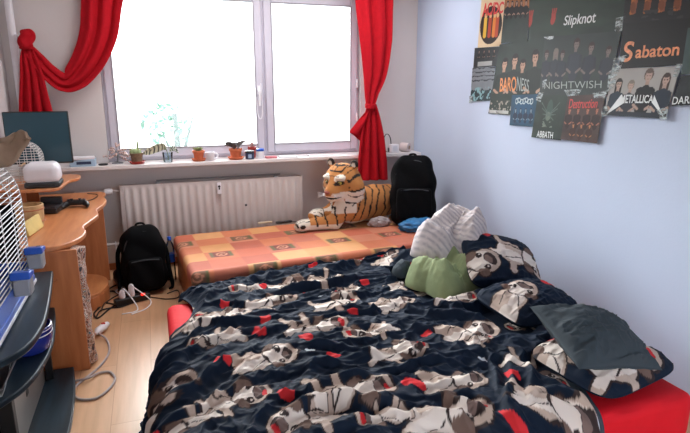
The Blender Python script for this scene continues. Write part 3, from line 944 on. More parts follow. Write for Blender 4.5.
# ------------------------------------------------------------------ heaps of clothes
def heap(name, poly, c, H, m, colfn=None, seed=0, wr=.03, label=None, cat=None, n=130, fr=5.0, base=None, peak=(0, 0), dirn=0.0):
    """poly: outline radii at equal angles; closed lump with folds"""
    th = np.linspace(0, 2 * math.pi, n, endpoint=False)
    rad_ = np.interp(th, np.linspace(0, 2 * math.pi, len(poly) + 1), list(poly) + [poly[0]])
    ft = np.fft.rfft(rad_); ft[14:] = 0; rad_ = np.fft.irfft(ft, n)
    tr_ = np.linspace(0, 1, 60)
    TH, R_ = np.meshgrid(th, tr_, indexing='ij')
    RR = rad_[:, None] * R_
    x = RR * np.cos(TH) + peak[0] * (1 - R_); y = RR * np.sin(TH) + peak[1] * (1 - R_)
    ph = fr * 6.0 * (x * math.cos(dirn) + y * math.sin(dirn)) + 7 * fbm(x * 3.5, y * 3.5, seed) + 2.5 * fbm(x * 9, y * 9, seed + 1)
    env = np.clip((1 - R_) * 4, 0, 1) * (.5 + fbm(x * 4, y * 4, seed + 2))
    f = (ridge(x * fr + y * 1.5, y * fr * .35 + x, seed, 1.8) - .4) * wr + (ridge(y * fr * 2.2 - x * 3, x * fr * .8, seed + 3, 2) - .4) * wr * .5
    f = f + ((ridge(x * 26 + y * 9, y * 12 - x * 6, seed + 6, 1.8) - .4) * .016 + (ridge(x * 10 - y * 30, y * 14 + x * 20, seed + 7, 1.8) - .4) * .010) * (wr > .03)
    z = H * np.clip(1 - R_ ** 2.4, 0, 1) ** .62 + f * np.clip((1 - R_) * 6, 0, 1)
    q = 1 - np.abs(np.sin(ph / 2))
    f = f + wr * .9 * q ** 1.5 * env; z = z + wr * .9 * q ** 1.5 * env
    x = x + .35 * wr * np.sin(ph) * env * math.cos(dirn); y = y + .35 * wr * np.sin(ph) * env * math.sin(dirn)
    if base is not None: zb = base(x + c[0], y + c[1])
    else: zb = 0
    top = np.stack([x + c[0], y + c[1], c[2] + zb + z], -1)
    bot = np.stack([x + c[0], y + c[1], c[2] + zb + 0 * z - .004], -1)
    mb = MB(); mb.grid(top, False)
    I = np.arange(n * 60).reshape(n, 60)
    mb.f += np.stack([I[-1, :-1], I[0, :-1], I[0, 1:], I[-1, 1:]], -1).tolist(); mb.mi = [0] * len(mb.f)
    mb.grid(bot[:, ::-1], False)
    J = I + n * 60
    mb.f += np.stack([J[-1, :-1], J[0, :-1], J[0, 1:], J[-1, 1:]], -1).tolist()
    for i in range(n):
        k = (i + 1) % n
        mb.f.append([int(I[i, -1]), int(I[k, -1]), int(J[k, 0]), int(J[i, 0])])
    mb.mi = [0] * len(mb.f)
    cl = None
    if colfn is not None:
        Ct = colfn(x, y, z, f); cl = np.concatenate([Ct.reshape(-1, 3), Ct[:, ::-1].reshape(-1, 3)])
    return mb.build(name, m, None, col=cl, angle=180, label=label, cat=cat)


def stripes(x, y, z, f):
    t = np.sin((x * 1.0 + y * .5 + .6 * z) * 150 + 6 * fbm(x * 5, y * 5, 3))
    a = np.array(rgb(190, 182, 184)); b_ = np.array(rgb(206, 198, 198)); c_ = np.array(rgb(164, 160, 166))
    C = np.where((t > .2)[..., None], b_, a)
    return np.where((t < -.80)[..., None], c_, C)


heap('shirt', [.26, .26, .18, .22, .30, .24, .36, .30, .18, .26, .22, .24], (1.98, 3.25, .47), .22, M['attr_cloth'], stripes, 3, .08,
     label='crumpled pale grey striped shirt on top of the clothes at the head of the bed', cat='shirt', fr=5, peak=(.02, .04), dirn=2.2)
heap('shirt', [.26, .20, .20, .26, .28, .20, .28, .20, .24], (1.80, 3.05, .30), .135, M['olive'], None, 8, .075,
     label='crumpled olive green shirt lying below the striped shirt', cat='shirt', fr=6, peak=(.06, .10), dirn=.4)
heap('balled_cloth', [.09, .06, .06, .08, .09, .06], (1.58, 3.28, .33), .08, M['slate'], None, 5, .02,
     label='small balled slate grey cloth left of the olive shirt', cat='cloth', fr=12)

# ------------------------------------------------------------------ desk along the left wall
DT = .75
desk = thing('desk', 'orange wooden desk with a wavy front edge against the left wall', 'desk', (-.7, 4.05, 0))
edge = smoothpath([(-.70, 3.20), (-.52, 3.235), (-.425, 3.36), (-.40, 3.52), (-.425, 3.66), (-.40, 3.80), (-.365, 3.98), (-.385, 4.16), (-.355, 4.32), (-.345, 4.5), (-.38, 4.68), (-.37, 4.80), (-.42, 4.88)], 70)
poly = [(XL + .01, 3.20)] + [tuple(q) for q in edge[:, :2]] + [(XL + .01, 4.88)] if edge.shape[1] > 2 else [(XL + .01, 3.20)] + [tuple(q) for q in edge] + [(XL + .01, 4.88)]
MB().prism(poly, DT - .028, DT).build('desktop', M['desk'], desk, bevel=.006)
MB().bx(XL + .02, -.425, 3.225, 3.247, 0, DT - .028).build('side_panel', M['desk_v'], desk, bevel=.003)
MB().bx(XL + .02, -.40, 4.80, 4.822, 0, DT - .028).build('side_panel', M['desk_v'], desk, bevel=.003)
MB().bx(XL + .02, XL + .04, 3.25, 4.80, .30, DT - .03).build('modesty_panel', M['desk_v'], desk, bevel=.003)
a = np.linspace(-math.pi / 2, math.pi / 2, 20)
pl = [(XL + .05, 4.10)] + [(-.58 + .20 * math.cos(t), 4.38 + .28 * math.sin(t)) for t in a] + [(XL + .05, 4.66)]
MB().prism(pl, .10, .122).build('low_shelf', M['desk'], desk, bevel=.004)
MB().prism(pl, .0, .10).build('shelf_plinth', M['desk_v'], desk, bevel=.004)
# raised shelf with a rounded end
HZ = .93
pl = [(XL + .01, 4.06)] + [tuple(q) for q in smoothpath([(-.66, 4.06), (-.60, 4.10), (-.585, 4.25), (-.57, 4.40), (-.525, 4.48), (-.515, 4.56), (-.53, 4.66), (-.60, 4.705)], 30)] + [(XL + .01, 4.705)]
sh = MB().prism(pl, HZ - .022, HZ).build('raised_shelf', M['desk'], desk, bevel=.005)
for y in (4.18, 4.62):
    MB().bx(XL + .03, -.82, y, y + .018, DT, HZ - .022).build('shelf_support', M['desk_v'], desk)
# carved smile handle mark in the near panel
p_ = at(52, 279, 1, 3.225)
b = MB(); b.tube([(p_[0] + .028 * math.cos(t), 3.222, p_[2] + .014 * math.sin(t)) for t in np.linspace(math.pi * 1.05, math.pi * 1.95, 14)], .004, 6)
b.build('finger_groove', M['couchbase'], desk)

# roll of gaudy wrapping paper and magazines tucked behind the near panel
def gaudy():
    m = mat('gaudy_print', (1, 1, 1), .35)
    nt = m.node_tree; bs = nt.nodes['Principled BSDF']
    tc = nt.nodes.new('ShaderNodeTexCoord'); vo = nt.nodes.new('ShaderNodeTexNoise'); vo.inputs['Scale'].default_value = 26; vo.inputs['Detail'].default_value = 3; vo.inputs['Distortion'].default_value = 2
    mp = nt.nodes.new('ShaderNodeMapping'); mp.inputs['Scale'].default_value = (1, 1, .55)
    rp = nt.nodes.new('ShaderNodeValToRGB'); rp.color_ramp.interpolation = 'CONSTANT'
    cs = [(.0, rgb(60, 60, 70)), (.38, rgb(150, 110, 90)), (.44, rgb(214, 196, 180)), (.50, rgb(150, 84, 60)), (.55, rgb(228, 220, 214)), (.60, rgb(70, 110, 120)), (.65, rgb(210, 160, 110))]
    e = rp.color_ramp.elements
    while len(e) < len(cs): e.new(.5)
    for q, (ps, cl) in zip(e, cs): q.position = ps; q.color = (*cl, 1)
    nt.links.new(tc.outputs['Object'], mp.inputs['Vector']); nt.links.new(mp.outputs['Vector'], vo.inputs['Vector'])
    nt.links.new(vo.outputs['Fac'], rp.inputs['Fac']); nt.links.new(rp.outputs['Color'], bs.inputs['Base Color'])
    return m


b = MB()
r = np.random.default_rng(5)
zz = np.linspace(0.012, .715, 40)
P = []
for z_ in zz:
    row = []
    for t in np.linspace(0, 2 * math.pi, 25)[:-1]:
        k = 1 + .16 * math.sin(3 * t + z_ * 20) + .1 * math.sin(z_ * 47 + t)
        row.append((-.432 + .036 * k * math.cos(t), 3.305 + .044 * k * math.sin(t), z_))
    P.append(row)
b.grid(np.array(P), True)
n_ = 24
b.f.append(list(range(n_))[::-1]); b.mi.append(0); b.f.append([39 * n_ + k for k in range(n_)]); b.mi.append(0)
b.build('wrapping_paper', gaudy(), None, label='tall bundle of gaudy patterned wrapping paper behind the near desk panel', cat='paper roll')

# monitor on the raised shelf
mon = thing('monitor', 'wide dark teal monitor screen standing on the raised desk shelf', 'monitor', (-.77, 4.62, HZ))
mq = [at(3, 113, 1, 4.60), at(69, 110, 1, 4.60), at(71, 162, 1, 4.60), at(3, 166, 1, 4.60)]
x0, x1 = -.985, -.555; z0, z1 = 1.03, 1.415
MB().bx(x0, x1, 4.60, 4.635, z0, z1).build('housing', M['black_pl'], mon, bevel=.006)
MB().bx(x0 + .008, x1 - .008, 4.596, 4.6, z0 + .014, z1 - .008).build('screen', M['screen'], mon, smooth=False)
MB().bx(-.80, -.73, 4.62, 4.65, HZ + .012, z0 + .1).build('neck', M['black_pl'], mon, bevel=.004)
b = MB(); b.lathe((-.765, 4.60, HZ), [(.115, 0), (.115, .006), (.09, .012), (.01, .014)], 28, 1.0, .7); b.build('foot', M['black_pl'], mon)

# white rounded bread-bin shaped device on the raised shelf
dev = thing('desktop_machine', 'white rounded desktop machine with a dark grey base below the monitor', 'machine', (-.69, 4.19, HZ))


def devfn(V):
    V = V.copy(); t = (V[:, 2] + .09) / .18
    V[:, 0] *= 1 - .10 * t; V[:, 1] *= 1 - .12 * t
    return V


MB().rbox((-.70, 4.19, HZ + .020), (.215, .20, .038), .012, 12).build('base', M['dgrey_pl'], dev)
MB().rbox((-.70, 4.19, HZ + .095), (.228, .20, .14), .05, 18, None, devfn).build('hood', M['white'], dev, angle=180)
MB().bx(-.78, -.62, 4.088, 4.092, HZ + .016, HZ + .024).build('dark_slot', M['black_pl'], dev)

# game pad, black box, wooden ring box, yellow card
gp = thing('gamepad', 'black game controller lying on the desk', 'game controller', (-.53, 4.30, DT))
b = MB(); b.rbox((-.53, 4.30, DT + .032), (.125, .07, .034), .016, 10)
for sx in (-1, 1):
    b.tube(smoothpath([(-.53 + sx * .05, 4.295, DT + .03), (-.53 + sx * .072, 4.25, DT + .024), (-.53 + sx * .082, 4.205, DT + .018)], 10), [.022, .022, .021, .021, .020, .019, .018, .016, .014, .008], 10)
b.build('shell', M['black_pl'], gp)
for sx in (-1, 1):
    b = MB(); b.lathe((-.53 + sx * .026, 4.283, DT + .048), [(.007, 0), (.006, .008), (.010, .010), (.009, .015), (.002, .016)], 14); b.build('thumb_stick', M['dgrey_pl'], gp)
b = MB()
for dx, dy in ((0, .012), (0, -.012), (.012, 0), (-.012, 0)): b.lathe((-.53 + .047 + dx, 4.312 + dy, DT + .048), [(.005, 0), (.005, .004), (.001, .005)], 10)
b.build('button_cluster', M['grey_metal'], gp)
b = MB(); b.box((-.53 - .047, 4.312, DT + .051), (.026, .009, .006)); b.box((-.53 - .047, 4.312, DT + .051), (.009, .026, .006)); b.build('direction_pad', M['dgrey_pl'], gp)
b = MB(); b.tube(smoothpath([(-.53, 4.335, DT + .03), (-.52, 4.42, DT + .008), (-.44, 4.52, DT + .006), (-.42, 4.70, DT + .006), (-.5, 4.78, DT + .006)], 30), .0035, 6); b.build('cord', M['black_pl'], gp)

bxo = thing('router', 'flat black box with a raised back edge on the desk beside the controller', 'electronic box', (-.69, 4.36, DT))
MB().rbox((-.685, 4.20, DT + .022), (.15, .22, .04), .008, 10, rotm(0, 0, -.15)).build('case', M['black_pl'], bxo)
MB().rbox((-.685, 4.29, DT + .062), (.14, .03, .05), .008, 8, rotm(0, 0, -.15)).build('back_edge', M['dgrey_pl'], bxo)
MB().box((-.685, 4.16, DT + .043), (.11, .10, .003), rotm(0, 0, -.15)).build('top_grille', M['dgrey_pl'], bxo)

ring = thing('wooden_tub', 'small round pale wooden tub on the desk behind the bird cage', 'tub', (-.735, 3.86, DT))
b = MB(); b.lathe((-.74, 3.80, DT + .001), [(.075, 0), (.082, .06), (.084, .13), (.076, .132), (.072, .03), (.01, .025)], 28); b.build('tub_wall', M['lwood'], ring)
b = MB()
for z_ in (.03, .105): b.tube([(-.74 + .0835 * math.cos(t), 3.80 + .0835 * math.sin(t), DT + z_) for t in np.linspace(0, 2 * math.pi, 33)[:-1]], .005, 6, True)
b.build('hoop', M['couchbase'], ring)
b = MB(); b.rbox((-.690, 3.60, DT + .044), (.02, .24, .085), .004, 8, rotm(0, math.radians(-14), math.radians(-9)))
b.build('card_box', M['yellow'], None, label='pale yellow narrow card box standing on the desk next to the cage', cat='box')

# ------------------------------------------------------------------ dark curved media stand
def arcshelf(y0, y1, xm, bow):
    ys = np.linspace(y0, y1, 26); yc = (y0 + y1) / 2; hw = (y1 - y0) / 2
    return [(XL + .01, y0)] + [(xm - bow * ((y - yc) / hw) ** 2, y) for y in ys] + [(XL + .01, y1)]


tv = thing('media_stand', 'dark blue lacquered stand with three curved shelves under the bird cage', 'media stand', (-.75, 2.45, 0))
ZS = (.655, .43, .06)
def curvedshelf(pts):
    e = smoothpath(pts, 40)
    return [(XL + .01, pts[0][1])] + [tuple(q) for q in e] + [(XL + .01, pts[-1][1])]


MB().prism(curvedshelf([(-.86, 1.86), (-.66, 1.98), (-.556, 2.07), (-.49, 2.18), (-.466, 2.36), (-.474, 2.55), (-.50, 2.83), (-.53, 3.10)]), ZS[0] - .03, ZS[0]).build('top_shelf', M['tvdark'], tv, bevel=.006)
MB().prism(curvedshelf([(-.84, 1.92), (-.70, 2.06), (-.61, 2.19), (-.54, 2.32), (-.503, 2.53), (-.502, 2.74), (-.53, 3.0), (-.555, 3.16)]), ZS[1] - .026, ZS[1]).build('middle_shelf', M['tvdark'], tv, bevel=.006)
MB().prism(curvedshelf([(-.80, 1.92), (-.60, 2.06), (-.50, 2.24), (-.452, 2.50), (-.455, 2.75), (-.47, 2.95), (-.50, 3.17)]), ZS[2] - .03, ZS[2]).build('bottom_shelf', M['tvdark'], tv, bevel=.006)
MB().bx(-.64, -.625, 2.38, 3.05, ZS[2], ZS[1] - .026).build('silver_panel', M['silver'], tv, bevel=.002, label='silver grey upright panel')
MB().bx(-.665, -.61, 2.34, 2.38, ZS[2], ZS[1] - .026).build('post', M['black_pl'], tv, bevel=.003)
MB().bx(-.62, -.585, 3.05, 3.075, ZS[2], ZS[1] - .026).build('post', M['black_pl'], tv, bevel=.003)
MB().bx(-.70, -.67, 2.08, 2.34, ZS[2], ZS[1] - .026).build('side_panel', M['dgrey_pl'], tv, bevel=.003)
MB().bx(-.70, -.66, 3.0, 3.03, ZS[1], ZS[0] - .03).build('post', M['black_pl'], tv, bevel=.003)
MB().bx(-.90, -.86, 1.95, 1.99, ZS[1], ZS[0] - .03).build('post', M['black_pl'], tv, bevel=.003)
for y in (2.2, 2.9): MB().bx(-.9, -.55, y, y + .04, 0, ZS[2] - .03).build('foot', M['black_pl'], tv)
p_ = at(27, 392, 0, -.625)
MB().bx(-.626, -.622, p_[1] - .02, p_[1] + .02, p_[2] - .014, p_[2] + .014).build('cable_hole', M['black_pl'], tv, smooth=False)

pot = thing('bowl', 'cobalt blue enamel bowl with pale rim lines on the middle stand shelf', 'bowl', (-.585, 2.64, ZS[1]))
b = MB(); b.lathe((-.585, 2.64, ZS[1] + .001), [(.075, 0), (.088, .012), (.098, .06), (.101, .115), (.096, .117), (.09, .05), (.01, .02)], 32); b.build('body', M['cobalt'], pot)
b = MB()
for z_ in (.085, .105): b.tube([(-.585 + (.0995 + .02 * (z_ - .085)) * math.cos(t), 2.64 + (.0995 + .02 * (z_ - .085)) * math.sin(t), ZS[1] + z_) for t in np.linspace(0, 2 * math.pi, 41)[:-1]], .0025, 6, True)
b.build('rim_line', M['white'], pot)
b = MB(); b.rbox((-.60, 2.93, ZS[1] + .032), (.06, .07, .06), .02, 10); b.build('tan_lump', M['beige'], None, label='small tan lump on the middle shelf right behind the blue bowl', cat='lump')

tray = thing('tray', 'shiny silver trough lying on the middle stand shelf', 'tray', (-.68, 2.36, ZS[1]))
R_ = rotm(0, 0, math.radians(6))
b = MB(); prof = [(-.05, .04), (-.035, .006), (.035, .006), (.05, .04)]
P = np.array([[(xx, yy, zz_) for xx, zz_ in prof] for yy in np.linspace(-.16, .16, 8)]) @ R_.T + np.array([-.66, 2.38, ZS[1] + .001])
b.grid(P); b.build('trough', M['foil'], tray, solid=.003)
b = MB(); b.tube([(-.66 + .055 * s_, 2.38 + yy, ZS[1] + .04) for s_, yy in ((1, -.16), (1, .16), (-1, .16), (-1, -.16))], .004, 6, True); b.build('rim', M['grey_metal'], tray)
b = MB(); b.rbox((-.78, 2.14, .142), (.10, .2, .155), .008, 8); b.build('wooden_box', M['desk_v'], None, label='reddish wooden box on the bottom shelf of the dark stand', cat='box')

# ------------------------------------------------------------------ bird cage on the stand
def cage(name, label, x0, x1, y0, y1, zb, zside, zapex, tray_h, feeders, pitch=.021, wr=.0027, both=True):
    root = thing(name, label, 'bird cage', ((x0 + x1) / 2, (y0 + y1) / 2, zb))
    zt = zb + tray_h
    xc = (x0 + x1) / 2; hw = (x1 - x0) / 2
    L = []     # cross-section from lower right over the arch to lower left, by arc length
    z_ = zt
    while z_ < zside: L.append((x1, z_)); z_ += pitch
    na = int(math.pi / 2 * (hw + zapex - zside) / pitch)
    for t in np.linspace(0, math.pi, na): L.append((xc + hw * math.cos(t), zside + (zapex - zside) * math.sin(t)))
    z_ = zside - pitch
    while z_ > zt: L.append((x0, z_)); z_ -= pitch
    b = MB()
    for (x, z_) in L: b.tube([(x, y0, z_), (x, y1, z_)], wr, 5)
    b.build('wall_wires', M['wire'], root)
    b = MB()
    for y in np.linspace(y0, y1, 5): b.tube([(x, y, z_) for x, z_ in L], wr * .9, 6)
    b.build('hoop_wires', M['wire'], root)
    for y in (y0, y1):
        b = MB()
        z_ = zt
        while z_ < zapex - .01:
            w_ = hw if z_ < zside else hw * math.sqrt(max(0, 1 - ((z_ - zside) / (zapex - zside)) ** 2))
            b.tube([(xc - w_, y, z_), (xc + w_, y, z_)], wr, 5); z_ += pitch
        for k in range(-2, 3):
            x = xc + k * hw / 2.6
            b.tube([(x, y, zt), (x, y, zside + (zapex - zside) * math.sqrt(1 - ((x - xc) / hw) ** 2))], wr * .9, 5)
        b.build('end_wires', M['wire'], root)
    if tray_h > 0.02:
        b = MB(); b.bx(x0 - .012, x1 + .012, y0 - .012, y1 + .012, zb, zb + tray_h * .42); t_ = b.build('tray', M['blue_pl'], root, bevel=.006, label='blue plastic tray')
        b = MB(); b.bx(x0 - .016, x1 + .016, y0 - .016, y1 + .016, zb + tray_h * .08, zb + tray_h * .22); b.build('white_band', M['white'], t_, bevel=.003)
        b = MB(); b.bx(x1 - .006, x1 + .008, y0, y1, zb + tray_h * .42, zt); b.bx(x0 - .008, x0 + .006, y0, y1, zb + tray_h * .42, zt).bx(x0, x1, y1 - .006, y1 + .008, zb + tray_h * .42, zt).bx(x0, x1, y0 - .008, y0 + .006, zb + tray_h * .42, zt)
        b.build('tray_wall', M['blue_pl'], root, bevel=.003)
    for (y, z_) in feeders:
        b = MB(); b.prism([(-.035 + y, z_ - .075), (.035 + y, z_ - .075), (.042 + y, z_), (-.042 + y, z_)], x1 + .008, x1 + .075, 0)
        f_ = b.build('feeder_cup', M['clear_grey'], root, bevel=.008, label='grey translucent feeder cup')
        b = MB(); b.prism([(-.045 + y, z_), (.045 + y, z_), (.045 + y, z_ + .018), (-.045 + y, z_ + .034)], x1 + .003, x1 + .08, 0)
        b.build('feeder_lid', M['blue_pl'], f_, bevel=.005, label='blue lid')
        b = MB(); b.lathe((x1 + .055, y + .012, z_ + .022), [(.010, -.004), (.010, .004), (.002, .005)], 14); b.build('lid_button', M['navy_jar'], f_)
    if tray_h > .02:   # dark sheets added inside the wires to darken the cage interior
        sec = [(x0 + .012, zt + .01), (x0 + .012, zside)] + [(xc - (hw - .012) * math.cos(t), zside + (zapex - zside - .012) * math.sin(t)) for t in np.linspace(.1, math.pi * .55, 10)]
        P_ = np.array([[(x, y, z_) for x, z_ in sec] for y in (y0 + .02, y1 - .02)])
        b = MB(); b.grid(P_); b.build('added_back_sheet', M['black_fab'], root, solid=.003, label='dark sheet added behind the wires')
        b = MB(); b.bx(xc - hw + .02, x1 - .03, y1 - .02, y1 - .016, zt + .01, zside - .02); b.build('added_end_sheet', M['black_fab'], root)
    b = MB(); b.tube([(xc, y0 + .01, zt + .12), (xc, y1 - .01, zt + .12)], .007, 8); b.build('perch', M['lwood'], root)
    return root


cage('bird_cage', 'large white wire bird cage with blue tray and feeder cups on the dark stand', -.955, -.590, 2.10, 2.90, ZS[0], 1.08, 1.29, .12, [(2.52, .815), (2.83, .835)])
cage('bird_cage', 'small arched white wire cage on the raised desk shelf, behind the white machine', -.985, -.735, 4.33, 4.50, HZ + .004, 1.10, 1.215, .0, [], .0185, .0022)
# beige fleece slung over the top of the cage
tp_ = smoothpath([(-62, 166), (-36, 152), (-14, 144), (0, 139), (8, 137), (14, 133), (20, 129), (25, 131), (27.5, 137)], 36)
lw_ = smoothpath([(-62, 180), (-36, 174), (-14, 171), (0, 168), (7, 166), (13, 161), (18, 152), (23, 145), (27, 140)], 36)
P = np.zeros((36, 26, 3))
for i in range(36):
    for j in range(26):
        v = j / 25; u = i / 35
        if v < .5:
            t = v * 2; q = tp_[i] * t + lw_[i] * (1 - t); y_ = 2.80 + .05 * t + .025 * math.sin(u * 9 + t * 3)
        else:
            t = (v - .5) * 2; q = tp_[i] * (1 - t) + (lw_[i] * .75 + tp_[i] * .25) * t; y_ = 2.85 + .13 * math.sin(t * 1.57) + .02 * math.sin(u * 11)
        P[i, j] = at(q[0], q[1], 1, y_)
b = MB(); b.grid(P)
b.build('fleece', M['beige'], None, solid=.018, label='beige fleece cloth bunched over the top of the large bird cage', cat='cloth', angle=180)

# ------------------------------------------------------------------ floor clutter under the desk
def bag(name, label, c, size, lean, yaw, mt, straps=True):
    root = thing(name, label, 'backpack', c)
    L, D, H = size
    R = rotm(lean, 0, yaw)
    c = np.array(c)

    def fn(V):
        V = V.copy(); t = V[:, 2] / H + .5
        V[:, 0] *= 1 - .30 * np.clip((t - .55) / .45, 0, 1) ** 2.2 - .06 * np.clip((.2 - t) / .2, 0, 1)
        V[:, 1] *= 1.02 - .35 * np.clip((t - .5) / .5, 0, 1) ** 1.5
        V[:, 0] += .008 * np.sin(V[:, 2] * 28 + V[:, 1] * 20); V[:, 1] += .008 * np.sin(V[:, 2] * 24 + V[:, 0] * 18)
        return V
    loc = lambda p: R @ np.array(p) + c
    o = np.array([0, 0, H / 2])
    MB().rbox(R @ o + c, (L, D, H), min(L, D) * .42, 26, R, fn).build('body', mt, root, angle=180)

    def fp(V):
        V = V.copy(); t = V[:, 2] / (H * .45) + .5
        V[:, 0] *= 1 - .16 * np.clip(t - .5, 0, 1) ** 2
        V[:, 1] += .006 * np.sin(V[:, 0] * 40 + V[:, 2] * 20)
        return V
    pk = MB().rbox(R @ np.array([0, -D * .50, H * .30]) + c, (L * .78, D * .34, H * .46), D * .14, 18, R, fp).build('front_pocket', mt, root, angle=180)
    b = MB(); b.tube([loc((x, -D * .66, H * .50 + .01 * math.cos(x * 14))) for x in np.linspace(-L * .30, L * .30, 14)], .005, 6); b.build('zipper', M['dgrey_pl'], pk)
    b = MB(); b.tube([loc((L * .42 * math.cos(t), -D * .32, H * .62 + H * .30 * math.sin(t))) for t in np.linspace(-.2, math.pi + .2, 26)], .006, 6); b.build('zipper', M['dgrey_pl'], root)
    b = MB(); b.tube(smoothpath([loc((-.04, D * .22, H * .93)), loc((-.025, D * .25, H * 1.01)), loc((.025, D * .25, H * 1.01)), loc((.04, D * .22, H * .93))], 16), .009, 8); b.build('grab_handle', mt, root)
    if straps:
        for s_ in (-1, 1):
            b = MB()
            pp = smoothpath([loc((s_ * L * .22, D * .45, H * .9)), loc((s_ * L * .52, D * .40, H * .62)), loc((s_ * L * .56, D * .12, H * .26)), loc((s_ * L * .58, -D * .2, .025)), loc((s_ * L * .48, -D * .45, .012))], 30)
            b.tube(pp, np.concatenate([np.full(16, .018), np.linspace(.018, .008, 14)]), 8); b.build('strap', mt, root)
    return root


rb = bag('backpack', 'black backpack standing on the floor against the radiator beside the couch', (-.112, 4.45, 0), (.34, .22, .53), math.radians(-6), math.radians(6), M['black_fab'])

bt = thing('bottle', 'clear plastic water bottle with blue cap and label between backpack and couch', 'bottle', (.092, 4.62, 0))
b = MB(); b.lathe((.092, 4.62, 0), [(.030, 0), (.035, .012), (.035, .12), (.032, .135), (.035, .15), (.035, .28), (.028, .32), (.014, .345), (.013, .36)], 22); b.build('body', M['clear'], bt)
b = MB(); b.lathe((.092, 4.62, .355), [(.016, 0), (.016, .028), (.012, .030)], 16); b.build('cap', M['blue_pl'], bt)
b = MB(); b.lathe((.092, 4.62, .17), [(.0368, 0), (.0368, .07)], 22); b.build('label', M['blue_pl'], bt)

ps = thing('power_strip', 'black power strip with a glowing red switch in front of the backpack', 'power strip', (-.235, 4.18, 0))
R_ = rotm(0, 0, math.radians(20))
MB().rbox((-.215, 4.22, .027), (.26, .06, .054), .01, 10, R_).build('body', M['black_pl'], ps)
MB().box((-.135, 4.21, .058), (.028, .024, .012), R_).build('switch', M['led'], ps, bevel=.002, label='red lit switch')
for i, dx in enumerate((-.07, 0.0)):
    c = np.array([-.215, 4.22, 0]) + R_ @ np.array([dx, 0, 0])
    pg = thing('plug', ['white round plug in the left socket of the black power strip', 'white tall plug beside the red switch of the power strip'][i], 'plug', (c[0], c[1], .056))
    b = MB(); b.lathe((c[0], c[1], .0545), [(.022, 0), (.023, .02), (.019, .05 + .03 * i), (.010, .062 + .03 * i)], 16); b.build('body', M['white'], pg)
    b = MB(); b.tube(smoothpath([(c[0], c[1], .11 + .03 * i), (c[0] + .02, c[1] - .03, .13), (c[0] + .09 + .04 * i, c[1] - .10, .04), (c[0] + .10, c[1] - .17, .006), (c[0] + .0, c[1] - .2 - .05 * i, .006)], 26), .0045, 6); b.build('cord', M['white'], pg)


def cord(name, label, pts, r_, mt, n=90, group=None):
    b = MB(); b.tube(smoothpath(pts, n), r_, 7)
    return b.build(name, mt, None, label=label, cat='cable', group=group)


def fl(x, y, z=.007): return tuple(at(x, y, 2, z))


cord('cable', 'thick black cable running from the power strip towards the desk end panel', [fl(122, 296, .012), fl(112, 291), fl(103, 296), fl(100, 305), fl(98, 309)], .008, M['black_pl'])
cord('cable', 'black cable in wide loops on the floor beside the desk', [fl(124, 300), fl(115, 304), fl(105, 303), fl(98, 309), fl(94, 314), fl(98, 318), fl(108, 310), fl(118, 303)], .006, M['black_pl'])
cord('cable', 'thin black cable crossing the loops from the power strip to the desk foot', [fl(126, 292, .02), fl(116, 296, .02), fl(108, 301, .02), fl(104, 304, .02), fl(101, 311, .02)], .005, M['black_pl'])
cord('cable', 'thin black cable curling on the floor between backpack and couch', [fl(150, 297), fl(158, 298), fl(168, 299), (.12, 4.2, .007), (.12, 4.35, .007), (.04, 4.3, .009)], .004, M['black_pl'])
cord('cable', 'black cable from the desk foot passing under the wall cable to the backpack', [fl(106, 300), fl(105, 293), fl(112, 287), fl(122, 284), fl(130, 288)], .006, M['black_pl'])
cord('cable', 'black cable lying nearest the desk panel in an open curve', [fl(96, 318), fl(100, 311), fl(110, 308), fl(120, 307), fl(132, 303), fl(140, 300)], .0055, M['black_pl'])
cord('cable', 'white cable hanging along the wall down to the floor beside the desk', [(-.34, 4.93, .30), (-.34, 4.92, .16), (-.33, 4.84, .05), (-.30, 4.6, .012), fl(116, 291, .02), fl(122, 296, .03)], .005, M['white'])
wc = thing('extension_cable', 'white cable with a socket end lying in a big loop beside the desk panel', 'cable', (-.35, 3.3, 0))
b = MB(); b.tube(smoothpath([fl(98, 333, .03), fl(107, 340, .01), fl(109, 352), fl(101, 365), fl(87, 377), fl(76, 386), fl(74, 394), fl(80, 399), fl(96, 398), fl(109, 389), fl(115, 379), fl(110, 372), fl(99, 373), fl(88, 378, .02), fl(74, 381, .008)], 140), .0065, 8); b.build('cord', M['pink_grey'], wc)
p0 = np.array(fl(98, 331, .034))
b = MB(); b.tube([p0 + np.array([.05, .10, 0.0]), p0 + np.array([.03, .055, 0]), p0, p0 - np.array([.012, .03, .006])], [.018, .026, .024, .010], 14); b.build('socket_end', M['white'], wc)
b = MB(); q_ = p0 + np.array([.03, .055, .022]); b.box(tuple(q_), (.022, .02, .014), rotm(0, 0, .3)); b.build('red_marking', M['red_ink'], wc)

sh_ = thing('shoe', 'black shoe on the floor beside the far desk panel', 'shoe', (-.31, 4.7, 0))
b = MB(); b.rbox((-.315, 4.70, .075), (.09, .26, .10), .04, 14, rotm(math.radians(-18), 0, math.radians(10))); b.build('upper', M['black_fab'], sh_, angle=180)
b = MB(); b.rbox((-.31, 4.70, .022), (.10, .28, .03), .013, 10, rotm(math.radians(-4), 0, math.radians(10))); b.build('sole', M['dgrey_pl'], sh_, angle=180)

